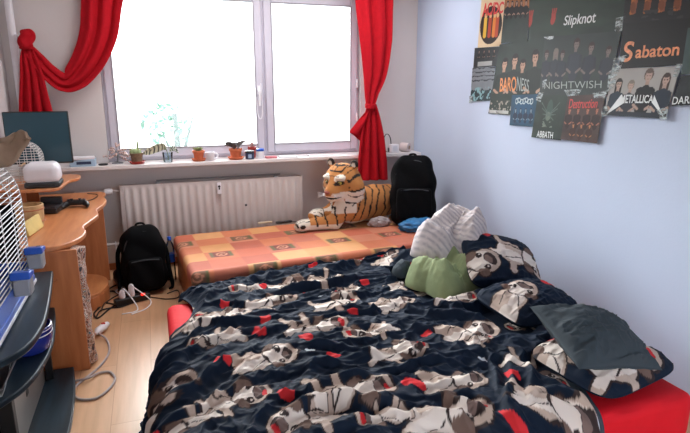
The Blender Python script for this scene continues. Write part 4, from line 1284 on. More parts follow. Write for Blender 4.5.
# ------------------------------------------------------------------ curtains
def strip(rows, Y, nf, amp, ns=60, nt=80, phase=0.0, axis_px=True, kY=None):
    """rows: (px, py, half width px [, angle]) centre line measured on the plane Y; returns grid"""
    R_ = smoothpath([r[:2] for r in rows], nt)
    W_ = np.interp(np.linspace(0, len(rows) - 1, nt), range(len(rows)), [r[2] for r in rows])
    T = np.gradient(R_, axis=0); T /= np.linalg.norm(T, axis=1)[:, None]
    N = np.stack([-T[:, 1], T[:, 0]], 1)
    s = np.linspace(-1, 1, ns)
    P = np.zeros((nt, ns, 3))
    am = amp * np.clip(W_ / W_.max(), .35, 1)
    yo = np.zeros(nt) if kY is None else np.interp(np.linspace(0, 1, nt), np.linspace(0, 1, len(kY)), kY)
    for i in range(nt):
        for j, q in enumerate(s):
            xx = q + .06 * math.sin(q * nf * 3.1 + 1 + phase)
            p2 = R_[i] + N[i] * W_[i] * xx
            p3 = at(p2[0], p2[1], 1, Y)
            f = math.sin(nf * math.pi * q + phase + .5 * math.sin(i * .05)) + .2 * math.sin(nf * 2.3 * math.pi * q + i * .06)
            p3[1] += am[i] * f + yo[i] - .02 * (1 - q * q) * 0
            P[i, j] = p3
    return P


cu = thing('curtain', 'red curtain swagged left and knotted to the wall above the monitor', 'curtain', (-.55, 4.96, 1.3))
b = MB()
b.grid(strip([(104, -22, 22), (101, 8, 20), (98, 34, 19), (89, 58, 17), (76, 76, 14), (64, 82, 9), (50, 73, 8), (38, 60, 7), (28, 48, 5)], 4.97, 2.6, .026))
b.build('swag', M['red_cloth'], cu, solid=.005, angle=180)
b = MB()
b.grid(strip([(27, 47, 5), (28, 58, 8), (31, 75, 11), (33, 95, 14), (35, 115, 17), (36, 135, 18)], 4.965, 3.3, .018, phase=.7))
b.build('tail', M['red_cloth'], cu, solid=.005, angle=180)
kc = at(26.5, 39, 1, 4.94)
b = MB(); b.rbox(kc, (.105, .08, .145), .038, 22, rotm(0, math.radians(10), 0), lambda V: V + .009 * np.stack([np.sin(V[:, 2] * 60 + V[:, 1] * 40), np.sin(V[:, 0] * 70), np.sin(V[:, 0] * 50 + V[:, 1] * 30)], 1))
kn = b.build('knot', M['red_cloth'], cu, angle=180)
b = MB(); q = at(27, 48, 1, 4.955); b.tube([q + np.array([.046 * math.cos(t), .03 * math.sin(t), .004 * math.sin(2 * t)]) for t in np.linspace(0, 2 * math.pi, 25)[:-1]], .008, 8, True); b.build('binding', M['red_cloth'], kn)
q = at(19, 40, 1, 5.05)
b = MB(); b.tube(smoothpath([q + np.array([0, .05, .03]), q + np.array([-.01, -.07, .03]), q + np.array([-.012, -.10, -.02]), q + np.array([0.01, -.08, -.06])], 18), .006, 8); b.build('wall_hook', M['white'], cu)

cu = thing('curtain', 'red curtain tied in the middle, hanging at the right side of the window', 'curtain', (2.0, 4.85, .85))
b = MB(); b.grid(strip([(375, -22, 19), (375, 5, 18), (376.5, 40, 15.5), (375.5, 72, 11.5), (372, 92, 7), (370.5, 106, 4)], 4.845, 2.4, .026, phase=.3))
b.build('upper_drape', M['red_cloth'], cu, solid=.005, angle=180)
b = MB(); b.grid(strip([(371, 104, 4.5), (371, 118, 8), (371, 138, 11.5), (371, 160, 14), (371.5, 180, 15)], 4.845, 3.2, .028, phase=1.1))
b.build('lower_drape', M['red_cloth'], cu, solid=.005, angle=180)
q = at(370.5, 106, 1, 4.845)
b = MB()
for dz in (-.012, .0, .012): b.tube([q + np.array([.042 * math.cos(t), .036 * math.sin(t), dz + .006 * math.sin(t)]) for t in np.linspace(0, 2 * math.pi, 29)[:-1]], .011, 8, True)
b.build('tie', M['red_cloth'], cu)
A_ = [at(368, 108, 1, 4.82), at(366, 118, 1, 4.83), at(360, 140, 1, 4.84), at(348, 133, 1, 4.80), at(356, 121, 1, 4.81)]
P = np.zeros((12, 12, 3))
for i in range(12):
    for j in range(12):
        u, v = i / 11, j / 11
        e0 = at(368 - 19 * u, 110 + 22 * u, 1, 4.82); e1 = at(368 - 6 * u, 112 + 30 * u, 1, 4.83)
        P[i, j] = e0 * (1 - v) + e1 * v + np.array([0, .018 * math.sin(v * 6 + u * 3), 0])
b = MB(); b.grid(P); b.build('loose_flap', M['red_cloth'], cu, solid=.005, angle=180)

# ------------------------------------------------------------------ things on the sill
SZ = WZ0
def sx(px, y=4.98): return at(px, 160, 1, y)[0]


b = MB(); 
for i in range(1): pass
bk = [('white', 'white box with a pale spine, lowest of the flat pair at the left end of the sill'), ('navy_jar', 'dark blue flat case on the pair of boxes at the left end of the sill')]
x = sx(83)
t = thing('box', 'pale blue and white flat box at the left end of the sill beside the monitor', 'box', (x, 4.99, SZ))
b = MB(); b.box((x, 4.985, SZ + .028), (.19, .13, .056)); b.build('body', mat('pale_blue_card', rgb(168, 192, 214), .5), t, bevel=.003)
b = MB(); b.box((x + .01, 4.919, SZ + .03), (.11, .002, .022)); b.build('print', M['navy_jar'], t)
b = MB(); b.box((x + .01, 4.975, SZ + .066), (.16, .11, .018), rotm(0, 0, .1)); b.build('notebook', M['white'], None, bevel=.003, label='thin white notebook on the pale blue box at the left end of the sill', cat='notebook')
x = sx(103); b = MB(); b.lathe((x, 4.96, SZ), [(.028, 0), (.032, .006), (.030, .013), (.004, .016)], 22, 1.2); b.build('tin_lid', M['black_pl'], None, label='small flat black lid on the sill left of the wire tree', cat='lid')

wt = thing('ornament', 'small twisted wire bead tree ornament at the left window edge', 'ornament', (sx(117), 5.03, SZ))
r = np.random.default_rng(11); x = sx(117)
b = MB(); b.lathe((x, 5.03, SZ), [(.045, 0), (.045, .008), (.01, .016)], 20); b.build('foot', M['grey_metal'], wt)
b = MB(); tips = []
b.tube(smoothpath([(x, 5.03, SZ + .01), (x + .008, 5.03, SZ + .06), (x - .005, 5.03, SZ + .11)], 10), .008, 8)
for i in range(22):
    a = r.uniform(0, 6.28); e = r.uniform(-.35, 1.4); L_ = r.uniform(.06, .12)
    z0_ = SZ + r.uniform(.05, .11)
    p1 = np.array([x + .5 * L_ * math.cos(a) * math.cos(e) * 1.2, 5.03 + .35 * L_ * math.sin(a), z0_ + .6 * L_ * math.sin(e)]); p2 = p1 + np.array([.5 * L_ * math.cos(a), .2 * L_ * math.sin(a), .3 * L_ * math.sin(e) - .01])
    b.tube(smoothpath([(x, 5.03, z0_), p1, p2], 8), .0028, 5); tips += [p1, (p1 + p2) / 2, p2]
b.build('branches', M['grey_metal'], wt)
b = MB()
for p in tips: b.ell(p, (.009, .009, .009), 8, 6)
b.build('beads', mat('pink_beads', rgb(204, 176, 170), .4, var=.25, scale=50), wt)


def plantpot(x, y, r0, r1, h, mt, sauc=None):
    return [(r0, 0), (r1 * .97, h * .8), (r1 * 1.08, h * .8), (r1 * 1.08, h), (r1 * .96, h), (r1 * .9, h * .85), (.005, h * .84)]


def blade(b, base, tip, w_, up=(0, 0, 1), sag=.0, n=7):
    base = np.array(base); tip = np.array(tip); d = tip - base
    side = np.cross(d, np.array([0.3, 1, .2])); side /= np.linalg.norm(side)
    P = np.zeros((n, 3, 3))
    for i in range(n):
        t = i / (n - 1)
        c = base + d * t + np.array([0, 0, 1]) * (sag * math.sin(math.pi * t))
        ww = w_ * math.sin(math.pi * min(1, .12 + .88 * t)) ** .8
        nn = np.cross(d, side); nn /= np.linalg.norm(nn)
        for j, s_ in enumerate((-1, 0, 1)): P[i, j] = c + side * ww * s_ - nn * (.15 * ww if s_ == 0 else 0)
    b.grid(P)


def pot(x, y, label, r0, r1, h, mt, sm_, name='potted_plant'):
    t = thing(name, label, 'potted plant', (x, y, SZ))
    z0_ = SZ
    if sm_ is not None:
        b = MB(); b.lathe((x, y, SZ), [(r1 * 1.0, 0), (r1 * 1.35, .022), (r1 * 1.28, .024), (r1 * .95, .006), (.004, .006)], 26); b.build('saucer', sm_, t); z0_ = SZ + .007
    b = MB(); b.lathe((x, y, z0_), plantpot(x, y, r0, r1, h, mt), 26); b.build('pot', mt, t)
    b = MB(); b.lathe((x, y, z0_ + h * .86), [(r1 * .88, 0), (.004, .004)], 20); b.build('soil', M['soil'], t)
    return t, z0_ + h * .86


x = sx(137, 4.96)
t, zt = pot(x, 4.96, 'potted cactus with a tall thin stem in a speckled pot on a red saucer', .042, .05, .085, mat('speckled_clay', rgb(124, 100, 78), .6, var=.3, scale=60), M['terra_red'])
b = MB(); b.ell((x - .01, 4.96, zt + .022), (.032, .03, .03)); b.ell((x + .022, 4.95, zt + .016), (.02, .02, .024)); b.ell((x - .035, 4.955, zt + .018), (.02, .02, .024)); b.tube([(x + .012, 4.965, zt), (x + .014, 4.965, zt + .08), (x + .013, 4.965, zt + .12)], [.008, .009, .004], 10)
b.build('cactus', M['leaf_pale'], t)
b = MB(); r = np.random.default_rng(4)
for i in range(26):
    a = r.uniform(0, 6.28); q = r.uniform(.01, .04)
    blade(b, (x - .005, 4.96, zt + .01), (x - .005 + q * 1.4 * math.cos(a), 4.96 + q * math.sin(a), zt + .03 + .02 * r.random()), .006)
b.build('leaves', mat('dry_straw', rgb(190, 176, 120), .8), t)

gl = thing('glass', 'clear drinking glass on the sill holding a striped leaf cutting', 'glass', (sx(168, 4.97), 4.97, SZ)); x = sx(168, 4.97)
b = MB(); b.lathe((x, 4.97, SZ), [(.034, 0), (.038, .01), (.044, .085), (.042, .085), (.036, .012), (.003, .010)], 26); b.build('bowl', M['clear'], gl)
t = thing('leaf_cutting', 'arching dark and white striped leaf standing in the drinking glass', 'plant', (x, 4.97, SZ + .012))
n_ = 60
P = np.zeros((n_, 7, 3)); Cc = np.zeros((n_, 7, 3))
path = smoothpath([(x + .0, 4.97, SZ + .02), (x - .005, 4.97, SZ + .09), (x - .03, 4.965, SZ + .135), (x - .09, 4.96, SZ + .125), (x - .16, 4.955, SZ + .10), (x - .20, 4.95, SZ + .085)], n_)
for i in range(n_):
    u = i / (n_ - 1)
    w_ = .004 + .036 * math.sin(math.pi * np.clip((u - .22) / .78, 0, 1)) ** .7
    for j in range(7):
        q = (j - 3) / 3
        P[i, j] = path[i] + np.array([.25 * w_ * abs(q), .35 * w_ * q, -w_ * q * .9])
        Cc[i, j] = np.array(rgb(58, 66, 56)) if math.sin(u * 62 - abs(q) * 3.2) > .15 else np.array(rgb(212, 214, 186))
b = MB(); b.grid(P); b.build('leaf', mat('striped_leaf', 'attr', .5), t, col=Cc, solid=.002, angle=180)
b = MB(); b.tube(path[:22] + np.array([.004, 0, 0]), .003, 6); b.build('stalk', M['leaf'], t)
t2 = t
P = []
path = smoothpath([(x + .006, 4.975, SZ + .03), (x + .02, 4.98, SZ + .10), (x + .055, 4.985, SZ + .115), (x + .095, 4.99, SZ + .075)], 30)
P = np.zeros((30, 5, 3)); Cc = np.zeros((30, 5, 3))
for i in range(30):
    u = i / 29; w_ = .003 + .022 * math.sin(math.pi * np.clip((u - .2) / .8, 0, 1)) ** .7
    for j in range(5):
        q = (j - 2) / 2; P[i, j] = path[i] + np.array([.1 * w_ * abs(q), .3 * w_ * q, w_ * q * .9])
        Cc[i, j] = np.array(rgb(46, 54, 50)) if math.sin(u * 40 - abs(q) * 3) > -.1 else np.array(rgb(200, 206, 190))
b = MB(); b.grid(P); b.build('leaf', mat('striped_leaf', 'attr', .5), t, col=Cc, solid=.002, angle=180)

x = sx(199, 4.97)
t, zt = pot(x, 4.97, 'terracotta pot with a low pale succulent beside the white mug', .036, .048, .085, M['terra'], M['terra'])
b = MB(); r = np.random.default_rng(6)
for i in range(16):
    a = i * 2.4; q = .018 + .028 * r.random(); blade(b, (x, 4.97, zt), (x + q * 1.3 * math.cos(a), 4.97 + q * math.sin(a), zt + .03 + .012 * r.random()), .010, sag=.006)
b.build('leaves', M['leaf_pale'], t)
x = sx(210, 4.95)
t = thing('mug', 'plain white mug on the sill right of the succulent pot', 'mug', (x, 4.945, SZ))
b = MB(); b.lathe((x, 4.945, SZ), [(.036, 0), (.040, .006), (.041, .078), (.038, .08), (.036, .01), (.003, .008)], 26); b.build('body', M['white'], t)
b = MB(); b.tube(smoothpath([(x + .038, 4.945, SZ + .065), (x + .066, 4.945, SZ + .058), (x + .066, 4.945, SZ + .028), (x + .038, 4.945, SZ + .018)], 16), .006, 8); b.build('handle', M['white'], t)

x = sx(236, 4.97)
t, zt = pot(x, 4.97, 'terracotta pot with dark drooping leaves near the middle of the sill', .040, .055, .09, M['terra'], M['terra'])
b = MB(); r = np.random.default_rng(8)
for i in range(20):
    a = r.uniform(0, 6.28); q = .03 + .05 * r.random(); c0 = (x - .01, 4.97, zt + .01)
    blade(b, c0, (x - .015 + q * 1.3 * math.cos(a), 4.97 + .8 * q * math.sin(a), zt + .02 + .04 * r.random()), .014, sag=.03)
blade(b, (x + .01, 4.97, zt), (x + .10, 4.965, zt + .07), .014, sag=.03)
b.build('leaves', mat('dark_purple_leaf', rgb(88, 84, 84), .5, var=.35, scale=60), t)
x = sx(252.5, 5.05)
t, zt = pot(x, 5.05, 'tiny red brown pot behind the blue jars', .030, .036, .10, M['terra_red'], None)
b = MB(); b.tube([(x, 5.05, zt - .002), (x, 5.05, zt + .05)], [.02, .012], 10); b.build('cactus', mat('mauve_cactus', rgb(150, 110, 108), .7), t)

for (px, y, rr, hh, bm, lm, lab) in ((250, 4.945, .040, .062, 'navy_jar', 'dgrey_pl', 'short dark blue jar on the sill in front of the tiny red pot'), (260.5, 4.97, .034, .072, 'white', 'blue_pl', 'white jar with a blue lid on the sill by the window mullion')):
    x = sx(px, y); t = thing('jar', lab, 'jar', (x, y, SZ))
    b = MB(); b.lathe((x, y, SZ), [(rr * .9, 0), (rr, .006), (rr, hh * .9), (rr * .9, hh)], 24); b.build('body', M[bm], t)
    b = MB(); b.lathe((x, y, SZ + hh * .93), [(rr * 1.05, 0), (rr * 1.05, .018), (rr * .9, .021), (.003, .021)], 24); b.build('lid', M[lm], t)
    if bm == 'navy_jar':
        b = MB(); b.box((x - .006, y - rr * 1.0, SZ + .03), (.03, .004, .034)); b.build('label', mat('pale_label', rgb(160, 180, 206), .5), t)
x = sx(271, 4.95); b = MB(); b.box((x, 4.945, SZ + .009), (.10, .06, .018), rotm(0, 0, .08)); b.build('soap_packet', mat('pink_card', rgb(206, 120, 130), .5, var=.2, scale=60), None, bevel=.003, label='small flat pink packet lying on the sill right of the blue lidded jar', cat='packet')
x = sx(288, 4.97); b = MB(); b.box((x, 4.97, SZ + .006), (.17, .10, .012), rotm(0, 0, -.06)); b.build('paper_sheets', M['paper_w'], None, bevel=.001, label='white papers lying flat on the sill below the right sash', cat='papers')
x = sx(318, 5.0); b = MB(); b.box((x, 4.995, SZ + .004), (.20, .12, .008), rotm(0, 0, .05)); b.build('magazine', mat('pink_white_paper', rgb(216, 204, 208), .5, var=.12, scale=40), None, bevel=.001, label='pale pink magazine lying on the sill below the right window pane', cat='magazine')

x = sx(387, 5.0)
t = thing('cable_coil', 'coil of thin black cable standing on the sill behind the red curtain', 'cable', (x, 5.0, SZ))
b = MB()
pts = []
for k in range(4 * 24):
    a = k / 24 * 2 * math.pi
    pts.append((x + (.040 + .003 * math.sin(k)) * math.cos(a), 5.0 + .012 * math.sin(k * .26), SZ + .092 + .088 * math.sin(a)))
b.tube(pts, .0035, 6); b.build('coil', M['black_pl'], t)
b = MB(); b.rbox((x + .026, 4.99, SZ + .024), (.034, .05, .048), .006, 8); b.build('adapter', M['black_pl'], t)
x = sx(393.5, 4.96)
t = thing('adapter', 'small white cube on the sill right of the curtain', 'cube', (x, 4.96, SZ))
b = MB(); b.rbox((x, 4.96, SZ + .042), (.086, .07, .084), .008, 10); b.build('body', M['white'], t)
b = MB(); b.box((x, 4.924, SZ + .042), (.05, .004, .05)); b.build('front_panel', mat('off_white', rgb(214, 216, 226), .5), t, bevel=.002)
x = sx(405, 4.98)
t = thing('paper_roll', 'white paper roll lying on its side at the right end of the sill', 'paper roll', (x, 4.98, SZ))
R_ = rotm(math.radians(90), 0, math.radians(35))
b = MB(); b.lathe((x, 4.98, SZ + .047), [(.018, -.045), (.046, -.045), (.046, .045), (.018, .045)], 26, R=R_); b.build('roll', mat('pinkish_paper', rgb(214, 200, 200), .8), t)
b = MB(); b.lathe((x, 4.98, SZ + .047), [(.017, -.046), (.019, -.046), (.019, .046), (.017, .046)], 20, R=R_); b.build('core', M['beige'], t)

# ------------------------------------------------------------------ plush tiger on the couch
CT = CZ1 + .006
H0 = at(340, 181, 1, 4.50)
def T_(px, py, y): return at(px, py, 1, y)


def smin_(a, b_, k):
    h = np.clip(.5 + .5 * (b_ - a) / k, 0, 1)
    return b_ * (1 - h) + a * h - k * h * (1 - h)


def cap3(G, a, b_, r0, r1):
    a = np.array(a); b_ = np.array(b_); d = b_ - a
    t = np.clip(((G - a) @ d) / (d @ d), 0, 1)
    return np.linalg.norm(G - a - t[..., None] * d, axis=-1) - (r0 + (r1 - r0) * t)


def el3(G, c, r_, R=None):
    q = G - np.array(c)
    if R is not None: q = q @ R
    r_ = np.array(r_)
    return (np.linalg.norm(q / r_, axis=-1) - 1) * r_.min()


Hc = T_(343, 181, 4.47); Hr = rotm(0, 0, math.radians(-32))      # head looks left and towards the room
fx = -Hr[:, 1]; fx = np.array([-.80, -.56, -.16]); fx /= np.linalg.norm(fx)
sxv = np.cross(np.array([0, 0, 1.0]), fx); sxv /= np.linalg.norm(sxv); upv = np.cross(fx, sxv)
Rh = np.stack([sxv, fx, upv], 1)       # columns: right-hand side, forward, up
hp = lambda a, f, u: Hc + sxv * a + fx * f + upv * u
chest = T_(352, 203, 4.50); rump = T_(386, 206, 4.74); mid = T_(374, 202, 4.62)
shL = T_(345, 207, 4.44); pawL = T_(303, 214, 4.42); elbL = T_(334, 217, 4.40)
shR = T_(340, 203, 4.56); pawR = T_(316, 206, 4.52); elbR = T_(328, 210, 4.55)
for q in (pawL, pawR, elbL, elbR): pass
pawL[2] = CT + .05; elbL[2] = CT + .06; elbR[2] = CT + .10; pawR[2] = CT + .115
rump[2] = CT + .15; mid[2] = CT + .165; chest[2] = CT + .17


def tigf(G):
    d = cap3(G, chest, mid, .155, .15)
    d = smin_(d, cap3(G, mid, rump, .15, .15), .06)
    d = smin_(d, cap3(G, chest + np.array([-.03, -.02, .02]), hp(0, -.05, -.04), .13, .13), .06)
    d = smin_(d, cap3(G, shL, elbL, .085, .062), .04); d = smin_(d, cap3(G, elbL, pawL, .062, .050), .03); d = smin_(d, el3(G, pawL + np.array([-.02, -.01, -.005]), (.062, .056, .048)), .02)
    d = smin_(d, cap3(G, shR, elbR, .08, .06), .04); d = smin_(d, cap3(G, elbR, pawR, .06, .048), .03); d = smin_(d, el3(G, pawR + np.array([-.02, -.015, -.01]), (.058, .054, .044)), .02)
    hd = el3(G, Hc, (.165, .155, .16), Rh)
    hd = smin_(hd, el3(G, hp(0, .13, -.055), (.085, .10, .066), Rh), .04)
    hd = smin_(hd, el3(G, hp(0, .15, -.098), (.058, .07, .034), Rh), .02)
    hd = smin_(hd, cap3(G, hp(0, .10, .05), hp(0, .205, -.022), .042, .034), .03)
    for s_ in (-1, 1):
        hd = smin_(hd, el3(G, hp(s_ * .125, .0, -.06), (.085, .075, .09), Rh), .05)
        hd = smin_(hd, el3(G, hp(s_ * .125, -.02, .150), (.038, .022, .044), Rh), .02)
        hd = smin_(hd, el3(G, hp(s_ * .066, .125, .072), (.045, .034, .020), Rh), .02)
        hd = np.maximum(hd, -el3(G, hp(s_ * .125, .006, .152), (.022, .014, .028), Rh))
    hd = np.maximum(hd, -el3(G, hp(0, .235, -.088), (.052, .05, .008), Rh))
    d = smin_(d, hd, .03)
    # toes
    for pw in (pawL, pawR):
        for k in (-1, 0, 1):
            d = np.maximum(d, -cap3(G, pw + np.array([-.085, -.03 + k * .024, .0]), pw + np.array([-.055, -.03 + k * .024, .05]), .005, .004))
    hl = T_(376, 216, 4.60); hl[2] = CT + .07
    d = smin_(d, el3(G, hl, (.13, .09, .10)), .05)
    d = np.maximum(d, (CT + .003) - G[..., 2])
    return d


lo = np.array([pawL[0] - .12, 4.22, CT - .02]); hi = np.array([rump[0] + .2, 4.85, Hc[2] + .24])
V, Fc = surfnet(tigf, lo, hi, .0085)
q = V - Hc; ha = q @ sxv; hf = q @ fx; hu = q @ upv
inhead = (np.linalg.norm(q, axis=1) < .235) & (hf > -.06)
OR = np.array(rgb(188, 126, 70)); WH = np.array(rgb(228, 218, 204)); BK = np.array(rgb(34, 26, 22))
C = np.empty_like(V); C[:] = OR
C *= (1 + .2 * (fbm(V[:, 0] * 12 + V[:, 2] * 7, V[:, 1] * 12 + V[:, 2] * 9, 2) - .5))[:, None]
belly = (V[:, 2] < CT + .05) | ((V[:, 0] < chest[0] - .02) & (V[:, 2] < Hc[2] - .10) & (V[:, 1] < chest[1] + .02) & (V[:, 2] > CT + .14))
C[belly] = WH
# body stripes run round the trunk
w_ = V[:, 0] + .10 * (fbm(V[:, 2] * 9, V[:, 1] * 9 + V[:, 0] * 4, 6) - .5) - .35 * (V[:, 2] - CT)
t = np.abs(((w_ / .078) % 1) - .5)
thk = .12 * np.clip((V[:, 2] - CT - .02) / .1, .2, 1) * (.7 + .6 * fbm(V[:, 0] * 16, V[:, 2] * 16, 8))
C[(t < thk) & ~inhead & (V[:, 0] > chest[0] - .06)] = BK
# leg stripes
leg = (V[:, 0] < chest[0] - .06) & ~inhead & (V[:, 2] < CT + .2)
t = np.abs((((V[:, 0] + .04 * fbm(V[:, 2] * 14, V[:, 1] * 14, 5)) / .085) % 1) - .5)
C[leg & (V[:, 2] < CT + .06)] = WH * .95
C[leg & (t < .09) & (V[:, 2] > CT + .04)] = BK
pawm = (np.linalg.norm(V - pawL, axis=1) < .075) | (np.linalg.norm(V - pawR, axis=1) < .07)
C[pawm] = WH
C[pawm & (np.abs(((V[:, 1] / .024) % 1) - .5) < .10) & (V[:, 0] < np.minimum(pawL[0], pawR[0]) + .2)] = BK * 1.5
# head: white brows, cheeks, muzzle and chin; black bars
hm_ = inhead
C[hm_] = OR
cheek = hm_ & (hu < -.05) & (np.abs(ha) > .075) & (hf < .14); C[cheek] = WH
C[hm_ & (np.hypot((np.abs(ha) - .066) / .044, (hu - .068) / .030) < 1) & (hf > .04)] = WH
C[hm_ & (hf > .10) & (hu < -.062)] = WH
C[hm_ & (hf > .12) & (hu < -.045) & (np.abs(ha) > .03)] = WH
ang = np.arctan2(hu + .02, np.abs(ha)); rr = np.hypot(ha, hu + .02)
st = np.abs(((ang * 2.3 + 1.3 * fbm(ha * 16 + 5, hu * 16, 3)) % 1) - .5)
C[hm_ & (st < .10) & (rr > .105) & (hf < .10)] = BK
C[hm_ & (hu > .085) & (np.abs(((hu / .034) % 1) - .5) < .13) & (np.abs(ha) < .07) & (hf > 0)] = BK
C[hm_ & (hf > .12) & (np.abs(hu + .089) < .007) & (np.abs(ha) < .075)] = BK
for s_ in (-1, 1):
    e = np.hypot((ha - s_ * .066) / .036, (hu - .030) / .020); C[hm_ & (e < 1) & (hf > .06)] = BK
ear = hm_ & (hu > .135) & (np.abs(ha) > .08)
C[ear] = BK; C[ear & (np.hypot((np.abs(ha) - .125) / .020, (hu - .152) / .024) < 1) & (hf > -.03)] = WH * .8


def front(a, u):
    f = np.linspace(.32, 0, 400)
    d = tigf(hp(0, 0, 0) + sxv * a + upv * u + f[:, None] * fx)
    return f[np.argmax(d < 0)]


tig = thing('plush_tiger', 'large plush tiger lying on the couch with crossed front paws', 'plush tiger', (mid[0], mid[1], CT))
b = MB(); b.add(V, Fc); b.build('body', M['attr_plush'], tig, col=C, angle=180)
amber = mat('amber_eye', rgb(206, 184, 90), .15)
for s_ in (-1, 1):
    f0 = front(s_ * .066, .030)
    b = MB(); b.ell(hp(s_ * .066, f0 - .003, .030), (.020, .013, .014), 14, 10, Rh); e_ = b.build('eye', amber, tig, label='amber glass eye')
    b = MB(); b.ell(hp(s_ * .066, f0 + .006, .030), (.009, .006, .009), 12, 8, Rh); b.build('pupil', M['black_pl'], e_)
f0 = front(0, -.030)
b = MB(); b.ell(hp(0, f0 - .002, -.030), (.028, .014, .017), 14, 10, Rh); b.build('nose', mat('nose_pink', rgb(150, 78, 66), .4), tig)
for s_ in (-1, 1):
    b = MB(); f0 = front(s_ * .05, -.065)
    b.ell(hp(s_ * .05, f0 - .004, -.065), (.016, .006, .012), 10, 6, Rh)
    for k in range(4): b.tube(smoothpath([hp(s_ * .05, f0 - .004, -.060 - .004 * k), hp(s_ * .11, f0 - .01, -.055 - .012 * k), hp(s_ * .17, f0 - .05, -.07 - .016 * k)], 8), .0012, 5)
    b.build('whiskers', M['white'], tig)

# ------------------------------------------------------------------ other things on the couch
bag('backpack', 'black backpack leaning in the corner on the couch behind the tiger', tuple(np.array([2.165, 4.30, CT])), (.40, .20, .62), math.radians(-9), math.radians(-20), M['black_fab'], False)

kn = thing('pocket_knife', 'dark folding tool lying on the couch left of the tiger paws', 'tool', tuple(at(284, 222, 2, CT)))
c = at(284, 222, 2, CT + .012); d = np.array([.99, .12, 0])
b = MB(); b.rbox(c, (.15, .035, .022), .008, 10, rotm(0, 0, .10)); b.build('handle', M['black_pl'], kn)
b = MB(); b.box(c + np.array([0, -.004, .012]), (.05, .012, .004), rotm(0, 0, .10)); b.build('inlay', M['foil'], kn)
b = MB(); b.tube(smoothpath([c + np.array([.07, .01, -.004]), c + np.array([.12, -.02, -.006]), c + np.array([.09, -.06, -.006])], 12), .004, 6); b.build('lanyard', M['black_pl'], kn)
c = at(265, 222.5, 2, CT + .006)
b = MB(); b.rbox(c, (.13, .03, .014), .005, 8, rotm(0, 0, .08)); b.build('wooden_stick', mat('pale_straw', rgb(206, 190, 160), .5), None, label='thin pale stick lying on the couch left of the dark folding tool', cat='stick')


def crumple(name, c, r_, m, seed, label, cat, amp=.25, n=56):
    b = MB(); b.ell((0, 0, 0), (1, 1, 1), n, n // 2)
    V = b.v[0]
    f = fbm(V[:, 0] * 3 + 7, V[:, 1] * 3 + V[:, 2] * 4, seed) - .5 + .7 * (ridge(V[:, 0] * 4 + V[:, 2], V[:, 1] * 4 - V[:, 2] * 3, seed + 2) - .5)
    V = V * (1 + amp * f)[:, None] * np.array(r_)
    V[:, 2] = np.maximum(V[:, 2], -r_[2] * .75) 
    b.v = [V + np.array(c) + np.array([0, 0, r_[2] * .75])]
    return b.build(name, m, None, label=label, cat=cat, angle=180)


crumple('plastic_bag', at(419, 230, 2, CT), (.17, .09, .055), M['blue_bag'], 4, 'crumpled bright blue plastic bag on the couch in front of the black backpack', 'bag', .5)
crumple('cloth', at(380, 226, 2, CT), (.10, .045, .045), M['pink_grey'], 6, 'crumpled grey cloth on the couch between the tiger and the blue bag', 'cloth', .5)
crumple('wrapper', at(318, 220.5, 2, CT), (.085, .05, .028), mat('blue_white_wrap', rgb(176, 190, 200), .3, var=.4, scale=60), 9, 'small shiny blue and white wrapper in front of the tiger on the couch', 'wrapper', .6)

# ------------------------------------------------------------------ posters on the right wall
PX = XR
_pn = [0]


def lettering(text, quad, m, parent, lift, shear=0.0, thick=.0, jag=0.0):
    """flat letters of the poster, fitted between the four corners (tl, tr, br, bl) of the printed line"""
    cu_ = bpy.data.curves.new('letters', 'FONT'); cu_.body = text; cu_.size = 1; cu_.fill_mode = 'BOTH'; cu_.extrude = 0; cu_.offset = thick; cu_.shear = shear
    to = bpy.data.objects.new('letters', cu_); COL.objects.link(to)
    dg = bpy.context.evaluated_depsgraph_get(); dg.update()
    me = bpy.data.meshes.new_from_object(to.evaluated_get(dg))
    V = np.array([v.co[:] for v in me.vertices]); Fc = [list(p.vertices) for p in me.polygons]
    bpy.data.objects.remove(to); bpy.data.curves.remove(cu_); bpy.data.meshes.remove(me)
    mn = V.min(0); mx = V.max(0)
    u = (V[:, 0] - mn[0]) / (mx[0] - mn[0]); v = (V[:, 1] - mn[1]) / (mx[1] - mn[1])
    if jag:
        v = v + jag * (np.abs(2 * u - 1) ** 3) * np.where(v < .5, -1.2, 0)
    q = [np.array(k) for k in quad]
    P = ((1 - u) * v)[:, None] * q[0] + (u * v)[:, None] * q[1] + (u * (1 - v))[:, None] * q[2] + ((1 - u) * (1 - v))[:, None] * q[3]
    P[:, 0] = PX - lift
    b = MB(); b.add(P, Fc)
    return b.build('lettering', m, parent, smooth=False)


def pq(pts, lift): return [np.array([PX - lift, *at(x, y, 0, PX)[1:]]) for x, y in pts]


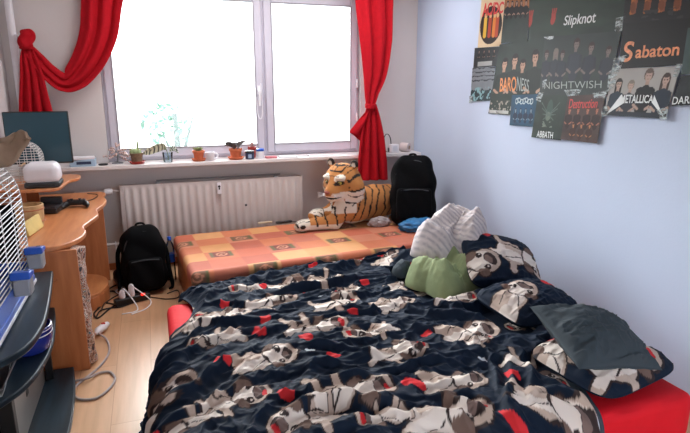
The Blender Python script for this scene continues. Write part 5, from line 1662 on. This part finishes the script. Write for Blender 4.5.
def person(C, U, V, cx, base, h, skin, hair, cloth, wide=1.0):
    """standing figure printed on the sheet; aspect handled by U, V in metres"""
    hr = h * .085
    hy = base + h * .88
    C[(el(U, V, cx, hy + hr * .15, hr * 1.15, hr * 1.35) < 0)] = hair
    if wide < 1.05 and (int(cx * 1000) % 2): C[(cap(U, V, cx, hy, cx, hy - hr * 2.2, hr * 1.2) < 0)] = hair
    C[(cap(U, V, cx, hy, cx, hy - hr * 2, hr * .5) < 0)] = skin * .85
    tor = np.minimum(el(U, V, cx, base + h * .40, h * .16 * wide, h * .32), cap(U, V, cx - h * .12 * wide, base + h * .62, cx + h * .12 * wide, base + h * .62, h * .06))
    C[(tor < 0) & (V > base)] = cloth
    for s_ in (-1, 1):
        C[(cap(U, V, cx + s_ * h * .17 * wide, base + h * .62, cx + s_ * h * .20 * wide, base + h * .36, h * .035) < 0)] = cloth * .8
        C[(cap(U, V, cx + s_ * h * .20 * wide, base + h * .36, cx + s_ * h * .09 * wide, base + h * .29, h * .026) < 0)] = skin * .9
    C[(el(U, V, cx, hy - hr * .15, hr * .82, hr * 1.15) < 0)] = skin
    for s_ in (-1, 1): C[(el(U, V, cx + s_ * hr * .34, hy - hr * .05, hr * .2, hr * .13) < 0)] = hair
    C[(el(U, V, cx, hy - hr * .75, hr * .3, hr * .1) < 0)] = skin * .55
    C[(el(U, V, cx, hy + hr * .85, hr * .85, hr * .45) < 0)] = hair


def poster(quad, label, bg1, bg2, paint=None, letters=(), tapes=(), group=None, res=.0035, sparkle=0.0, seed=0, name='poster'):
    """quad: tl, tr, br, bl as measured on the wall"""
    _pn[0] += 1
    lift = .0025 + .0016 * _pn[0]
    q = pq(quad, lift)
    wdt = np.linalg.norm(q[1] - q[0]); hgt = np.linalg.norm(q[3] - q[0])
    nu = max(8, int(wdt / res)); nv = max(8, int(hgt / res))
    u, v = np.meshgrid(np.linspace(0, 1, nu), np.linspace(0, 1, nv), indexing='ij')
    P = ((1 - u) * v)[..., None] * q[0] + (u * v)[..., None] * q[1] + (u * (1 - v))[..., None] * q[2] + ((1 - u) * (1 - v))[..., None] * q[3]
    C = np.zeros((nu, nv, 3))
    t = fbm(u * 4, v * 4, seed + 70)[..., None]
    C[:] = np.array(bg1) * (1 - t) + np.array(bg2) * t
    if paint: paint(C, u * wdt, v * hgt, wdt, hgt)
    root = thing(name, label, 'poster', tuple((q[2] + q[3]) / 2), group)
    b = MB(); b.grid(P)
    # give the sheet a thickness
    b.build('sheet', M['attr_print'], root, smooth=False, col=C, solid=.0008)
    for L_ in letters:
        lettering(L_[0], pq(L_[1], lift + .0012), M[L_[2]], root, lift + .0012, *(L_[3:]))
    for tp in tapes:
        b = MB(); Q = pq(tp, lift + .0016); b.slab(Q, (-1, 0, 0), .0006)
        b.build('tape', M['tape'], root, smooth=False)
    return root


SK = np.array(rgb(178, 142, 122)); HB = np.array(rgb(26, 22, 22)); CLB = np.array(rgb(22, 24, 28))
def c_(*a): return np.array(rgb(*a))


GB1, GB2 = rgb(30, 42, 40), rgb(46, 60, 56)

# far left column
def p1(C, U, V, w_, h_):
    cx, cy = w_ * .50, h_ * .36
    e = el(U, V, cx, cy, w_ * .44, h_ * .30); C[e < 0] = c_(30, 26, 26); C[np.abs(e) < .006] = c_(40, 28, 26)
    for k, cl in ((-.24, (206, 166, 60)), (-.04, (160, 60, 40)), (.14, (200, 120, 50)), (.26, (170, 70, 44))):
        m = cap(U, V, cx + k * w_, cy - h_ * .16, cx + k * w_, cy + h_ * .10, w_ * .07); C[(m < 0) & (e < 0)] = c_(*cl)
        C[(el(U, V, cx + k * w_, cy + h_ * .16, w_ * .06, h_ * .04) < 0)] = c_(206, 166, 120)


poster([(483, -14), (507, -15), (501.5, 46), (478, 48)], 'tan poster with big red letters over a dark round picture', rgb(196, 172, 140), rgb(210, 188, 158), p1,
       [('AC/DC', [(484, 3), (505, 1.5), (503.5, 13), (482.5, 17)], 'red_ink', 0, .03)])


def p2(C, U, V, w_, h_):
    m = V > h_ * .58; C[m] = c_(150, 96, 60) * (0.5 + fbm(U * 40, V * 30, 9)[..., None] * .9)[m]
    for k in range(5): person(C, U, V, w_ * (.14 + .18 * k), h_ * .38, h_ * .34, SK * .8, HB, CLB)


poster([(507, -16), (532, -17), (528, 41), (501.5, 43.5)], 'dark poster with a fiery strip at the top, right of the tan poster', GB1, GB2, p2, [], seed=2)
def scrawl(label_m, parent, pts, lift, r_=.003):
    pass


poster([(475.5, 48), (501, 46.5), (499, 66), (474, 68)], 'small black poster with a grey blurred title bar under the tan poster', rgb(24, 28, 32), rgb(40, 46, 50),
       lambda C, U, V, w_, h_: [C.__setitem__((V > h_ * .05) & (V < h_ * .30) & (U > w_ * .18) & (U < w_ * .75), c_(150, 154, 154))] + [person(C, U, V, w_ * k, h_ * .36, h_ * .5, SK * .7, HB, CLB) for k in (.2, .4, .6, .8)], [], seed=3)


def p4(C, U, V, w_, h_):
    t = fbm(U * 30, V * 30, 4)
    C[(V > h_ * .58) & (np.abs(((V + .02 * t) / (h_ * .12)) % 1 - .5) < .14 * t * 2)] = c_(44, 48, 56)
    m = V < h_ * (.26 + .16 * fbm(U * 45, U * 0, 6)); C[m] = c_(26, 42, 48)
    m = (V < h_ * .42) & (fbm(U * 40, V * 40, 8) > .6); C[m] = c_(120, 158, 164)


poster([(473.5, 68), (496, 66.5), (494, 100.5), (471, 101.5)], 'grey poster with a dark scrawled logo above a teal crowd, at the lower left end', rgb(104, 110, 118), rgb(126, 132, 138), p4, [], seed=4,
       tapes=[[(470.5, 96), (474, 96), (473.5, 103), (470, 103)]])
poster([(531, -17), (630, -24), (623, 31), (529.5, 41)], 'wide dark green poster with a white brush title and red handprints at the top', GB1, rgb(52, 70, 60),
       lambda C, U, V, w_, h_: [(C.__setitem__(el(U, V, w_ * k, h_ * .34, .022, .04, -.3) < 0, c_(166, 66, 58)), [C.__setitem__(cap(U, V, w_ * k + .012 * j, h_ * .36, w_ * k + .018 * j + .01, h_ * .36 + .06, .006) < 0, c_(166, 66, 58)) for j in (-1, 0, 1)]) for k in (.02, .30)],
       [('Slipknot', [(566, 16), (598, 11), (597, 26), (564.5, 28.5)], 'white_ink', .15, .012)], seed=5,
       tapes=[[(618, 18), (628, 16), (626, 34), (616, 34)]])


def p5(C, U, V, w_, h_):
    for k, hh in ((.20, .70), (.42, .74), (.60, .66), (.84, .76)): person(C, U, V, w_ * k, h_ * .10, h_ * hh, SK, HB, c_(30, 40, 38), 1.1)
    C[(V < h_ * .30)] = c_(30, 44, 38)
    m = (V < h_ * .20) & (U < w_ * .5) & (fbm(U * 50, V * 50, 7) > .66); C[m] = c_(156, 150, 140)
    C[(V < h_ * .055) & (U < w_ * .42) & (V > h_ * .012) & (U > .008)] = c_(170, 172, 168)


poster([(501, 44.5), (546.5, 37), (541, 117), (489.5, 113.5)], 'dark green poster of four figures with half orange, half grey capitals', GB1, GB2, p5,
       [('BARO', [(502, 78), (518, 76.5), (517.5, 91), (501, 92)], 'orange_ink', 0, .015), ('NESS', [(519, 76.5), (531, 80), (530, 91.5), (518, 91)], 'grey_ink', 0, .0)], seed=6)


def p6(C, U, V, w_, h_):
    C[el(U, V, w_ * .5, h_ * .42, w_ * .4, h_ * .36) < 0] = c_(28, 76, 110)
    for k in (.2, .4, .6, .8): person(C, U, V, w_ * k, h_ * .05, h_ * .52, c_(120, 150, 170), HB, c_(20, 40, 66))
    for k in range(7):
        e = np.abs(el(U, V, w_ * (.22 + .095 * k), h_ * (.80 + .03 * math.sin(k * 2)), .014, .018, k)) < .0032; C[e] = c_(184, 200, 206)


poster([(513.5, 95), (539.5, 94), (537, 127), (511, 125.2)], 'small blue poster with a tangled pale logo along the lower edge', rgb(20, 50, 76), rgb(32, 78, 104), p6, [], seed=7)


def p7(C, U, V, w_, h_):
    for k, hh, tn in ((.06, .62, 50), (.20, .64, 66), (.30, .60, 60), (.48, .78, 90), (.68, .70, 58), (.90, .62, 64)):
        person(C, U, V, w_ * k, h_ * .16, h_ * hh, c_(118, 104, 100), c_(56, 44, 42) if k != .2 else c_(112, 104, 96), c_(34 + tn // 6, 40 + tn // 6, 50 + tn // 6), 1.0)


poster([(546.5, 37), (623.5, 31), (610, 95), (541, 95.8)], 'large dark poster of six figures with thin handwritten style capitals', rgb(38, 48, 48), rgb(58, 66, 66), p7,
       [('NIGHTWISH', [(546, 82), (604, 80.5), (603.5, 88), (546, 89)], 'grey_ink', .0, -.008)], seed=8,
       tapes=[[(546, 37), (556, 36), (555, 39), (549, 40)], [(545, 80), (549, 79), (548, 88), (544, 88)], [(566, 90), (584, 89), (580, 97), (570, 97)]])


def p8(C, U, V, w_, h_):
    C[el(U, V, w_ * .48, h_ * .66, .03, .07) < 0] = c_(60, 80, 72)
    C[el(U, V, w_ * .46, h_ * .52, .024, .03) < 0] = c_(96, 110, 100)
    for s_ in (-1, 1):
        for k in range(4): C[cap(U, V, w_ * .48, h_ * .55, w_ * .48 + s_ * (.05 + .012 * k), h_ * (.44 + .13 * k), .003) < 0] = c_(84, 100, 92)
    m = (V < h_ * .40) & (V > h_ * .26) & (np.abs(U - w_ * .48) < .05) & (fbm(U * 70, V * 50, 9) > .55); C[m] = c_(110, 122, 112)


poster([(539.8, 95.5), (570.5, 95), (563, 140.3), (533.3, 137)], 'lowest poster, dark green with an emblem and heavy white capitals', rgb(30, 42, 38), rgb(50, 64, 58), p8,
       [('ABBATH', [(539.5, 130.5), (555.5, 132), (554.8, 138.6), (538.6, 137)], 'white_ink', 0, .012)], seed=9,
       tapes=[[(540, 92), (546, 92), (543, 102), (538, 100)]])


def p9(C, U, V, w_, h_):
    for k in (.12, .36, .62, .86): person(C, U, V, w_ * k, h_ * .22, h_ * .52, c_(170, 108, 88), c_(60, 34, 30), c_(46, 32, 32))
    for k in (.30, .52, .74): person(C, U, V, w_ * k, h_ * .0, h_ * .40, c_(180, 120, 84), c_(50, 28, 26), c_(60, 38, 34))


poster([(570.5, 96), (608, 93.5), (599.5, 143.4), (562.8, 139.4)], 'poster of figures in brown tones under a ragged red script title, low on the wall', rgb(52, 40, 40), rgb(84, 64, 60), p9,
       [('Destruction', [(571.5, 99), (601, 98.5), (599.5, 108), (571, 108.5)], 'red_ink', .25, .012)], seed=10,
       tapes=[[(595, 93), (610, 90), (609, 98), (597, 98)]])


def p10(C, U, V, w_, h_):
    for k in (.12, .34, .56, .78):
        x0_ = w_ * k
        for j in range(3):
            C[cap(U, V, x0_ + .012 * j, h_ * .60, x0_ + .02 + .014 * j, h_ * .98, .010 - .002 * j) < 0] = c_(176 - 20 * j, 104 - 14 * j, 52)
        C[el(U, V, x0_ + .01, h_ * .66, .018, .03) < 0] = c_(120, 66, 38)
    C[V < h_ * .50] = c_(26, 26, 28)
    m = (V < h_ * .62) & (V > h_ * .5) & (fbm(U * 20, V * 40, 3) > .55); C[m] = c_(52, 52, 54)


poster([(630, -24), (696, -30), (692, 64.5), (621.5, 69)], 'big black poster with fiery shapes above a copper coloured gothic title', rgb(24, 26, 28), rgb(40, 40, 42), p10,
       [('S', [(626, 42), (637.5, 41), (636, 60.5), (624.5, 63)], 'copper_ink', .15, .02), ('abaton', [(638.5, 46), (683, 42.5), (682.5, 55.5), (638, 58.5)], 'copper_ink', .12, .02)], seed=11,
       tapes=[[(617, 58), (630, 55), (622, 72), (614, 74)]])


def p11(C, U, V, w_, h_):
    for k, hh, hr_, cl in ((.16, .80, c_(32, 28, 28), c_(40, 52, 66)), (.36, .76, c_(120, 112, 104), c_(46, 50, 60)), (.60, .98, c_(92, 78, 72), c_(26, 28, 34)), (.86, .88, c_(58, 44, 40), c_(28, 40, 56))):
        person(C, U, V, w_ * k, -h_ * .16, h_ * (hh + .16), c_(176, 150, 138), hr_, cl, 1.0)
    C[V < h_ * .10] = c_(38, 46, 56)


po = poster([(615.5, 69.2), (683.5, 66), (668.5, 118.6), (606.5, 115.2)], 'landscape poster of four figures on a pale grey ground with white capitals', rgb(150, 148, 146), rgb(166, 164, 160), p11,
       [('METALLICA', [(624.5, 94.5), (657.5, 95), (656, 103), (623.5, 103.2)], 'white_ink', 0, .02)], seed=12,
       tapes=[[(612, 72), (622, 66), (618, 86), (610, 92)], [(604, 108), (610, 106), (612, 114), (605, 118)], [(680, 64), (686, 64), (681, 78), (676, 77)], [(660, 110), (672, 106), (670, 120), (664, 121)]])
lz = None
for (a0, a1, a2) in (((624.5, 94.5), (627, 103), (608.5, 115)), ((657.5, 95), (655.5, 103), (667, 117.5))):
    b = MB(); Q = pq([a0, a1, a2], .0025 + .0016 * _pn[0] + .0013); b.slab(Q, (-1, 0, 0), .0003); b.build('long_letter_stroke', M['white_ink'], po, smooth=False)

poster([(684, 76), (712, 73), (706, 104), (674.5, 106.2)], 'dark poster with small white capitals at the right edge beside the pale landscape poster', rgb(24, 28, 32), rgb(44, 50, 54), None,
       [('DARK', [(676.5, 97), (700, 95.5), (699, 103), (675.5, 104.5)], 'white_ink', 0, .01)], seed=13)
poster([(691.5, 28), (722, 25), (716, 72), (684.5, 75)], 'green grey poster at the right edge, above the one with small white capitals', rgb(44, 60, 60), rgb(70, 88, 88), None, [], seed=14)
p = at(499, 112, 0, PX)
hk = thing('wall_hook', 'tiny white screw hook in the wall under the grey crowd poster', 'hook', (PX - .01, p[1], p[2]))
b = MB(); b.tube(smoothpath([(PX - .001, p[1], p[2]), (PX - .02, p[1], p[2]), (PX - .024, p[1], p[2] + .012)], 8), .004, 8); b.build('shank', M['white'], hk)
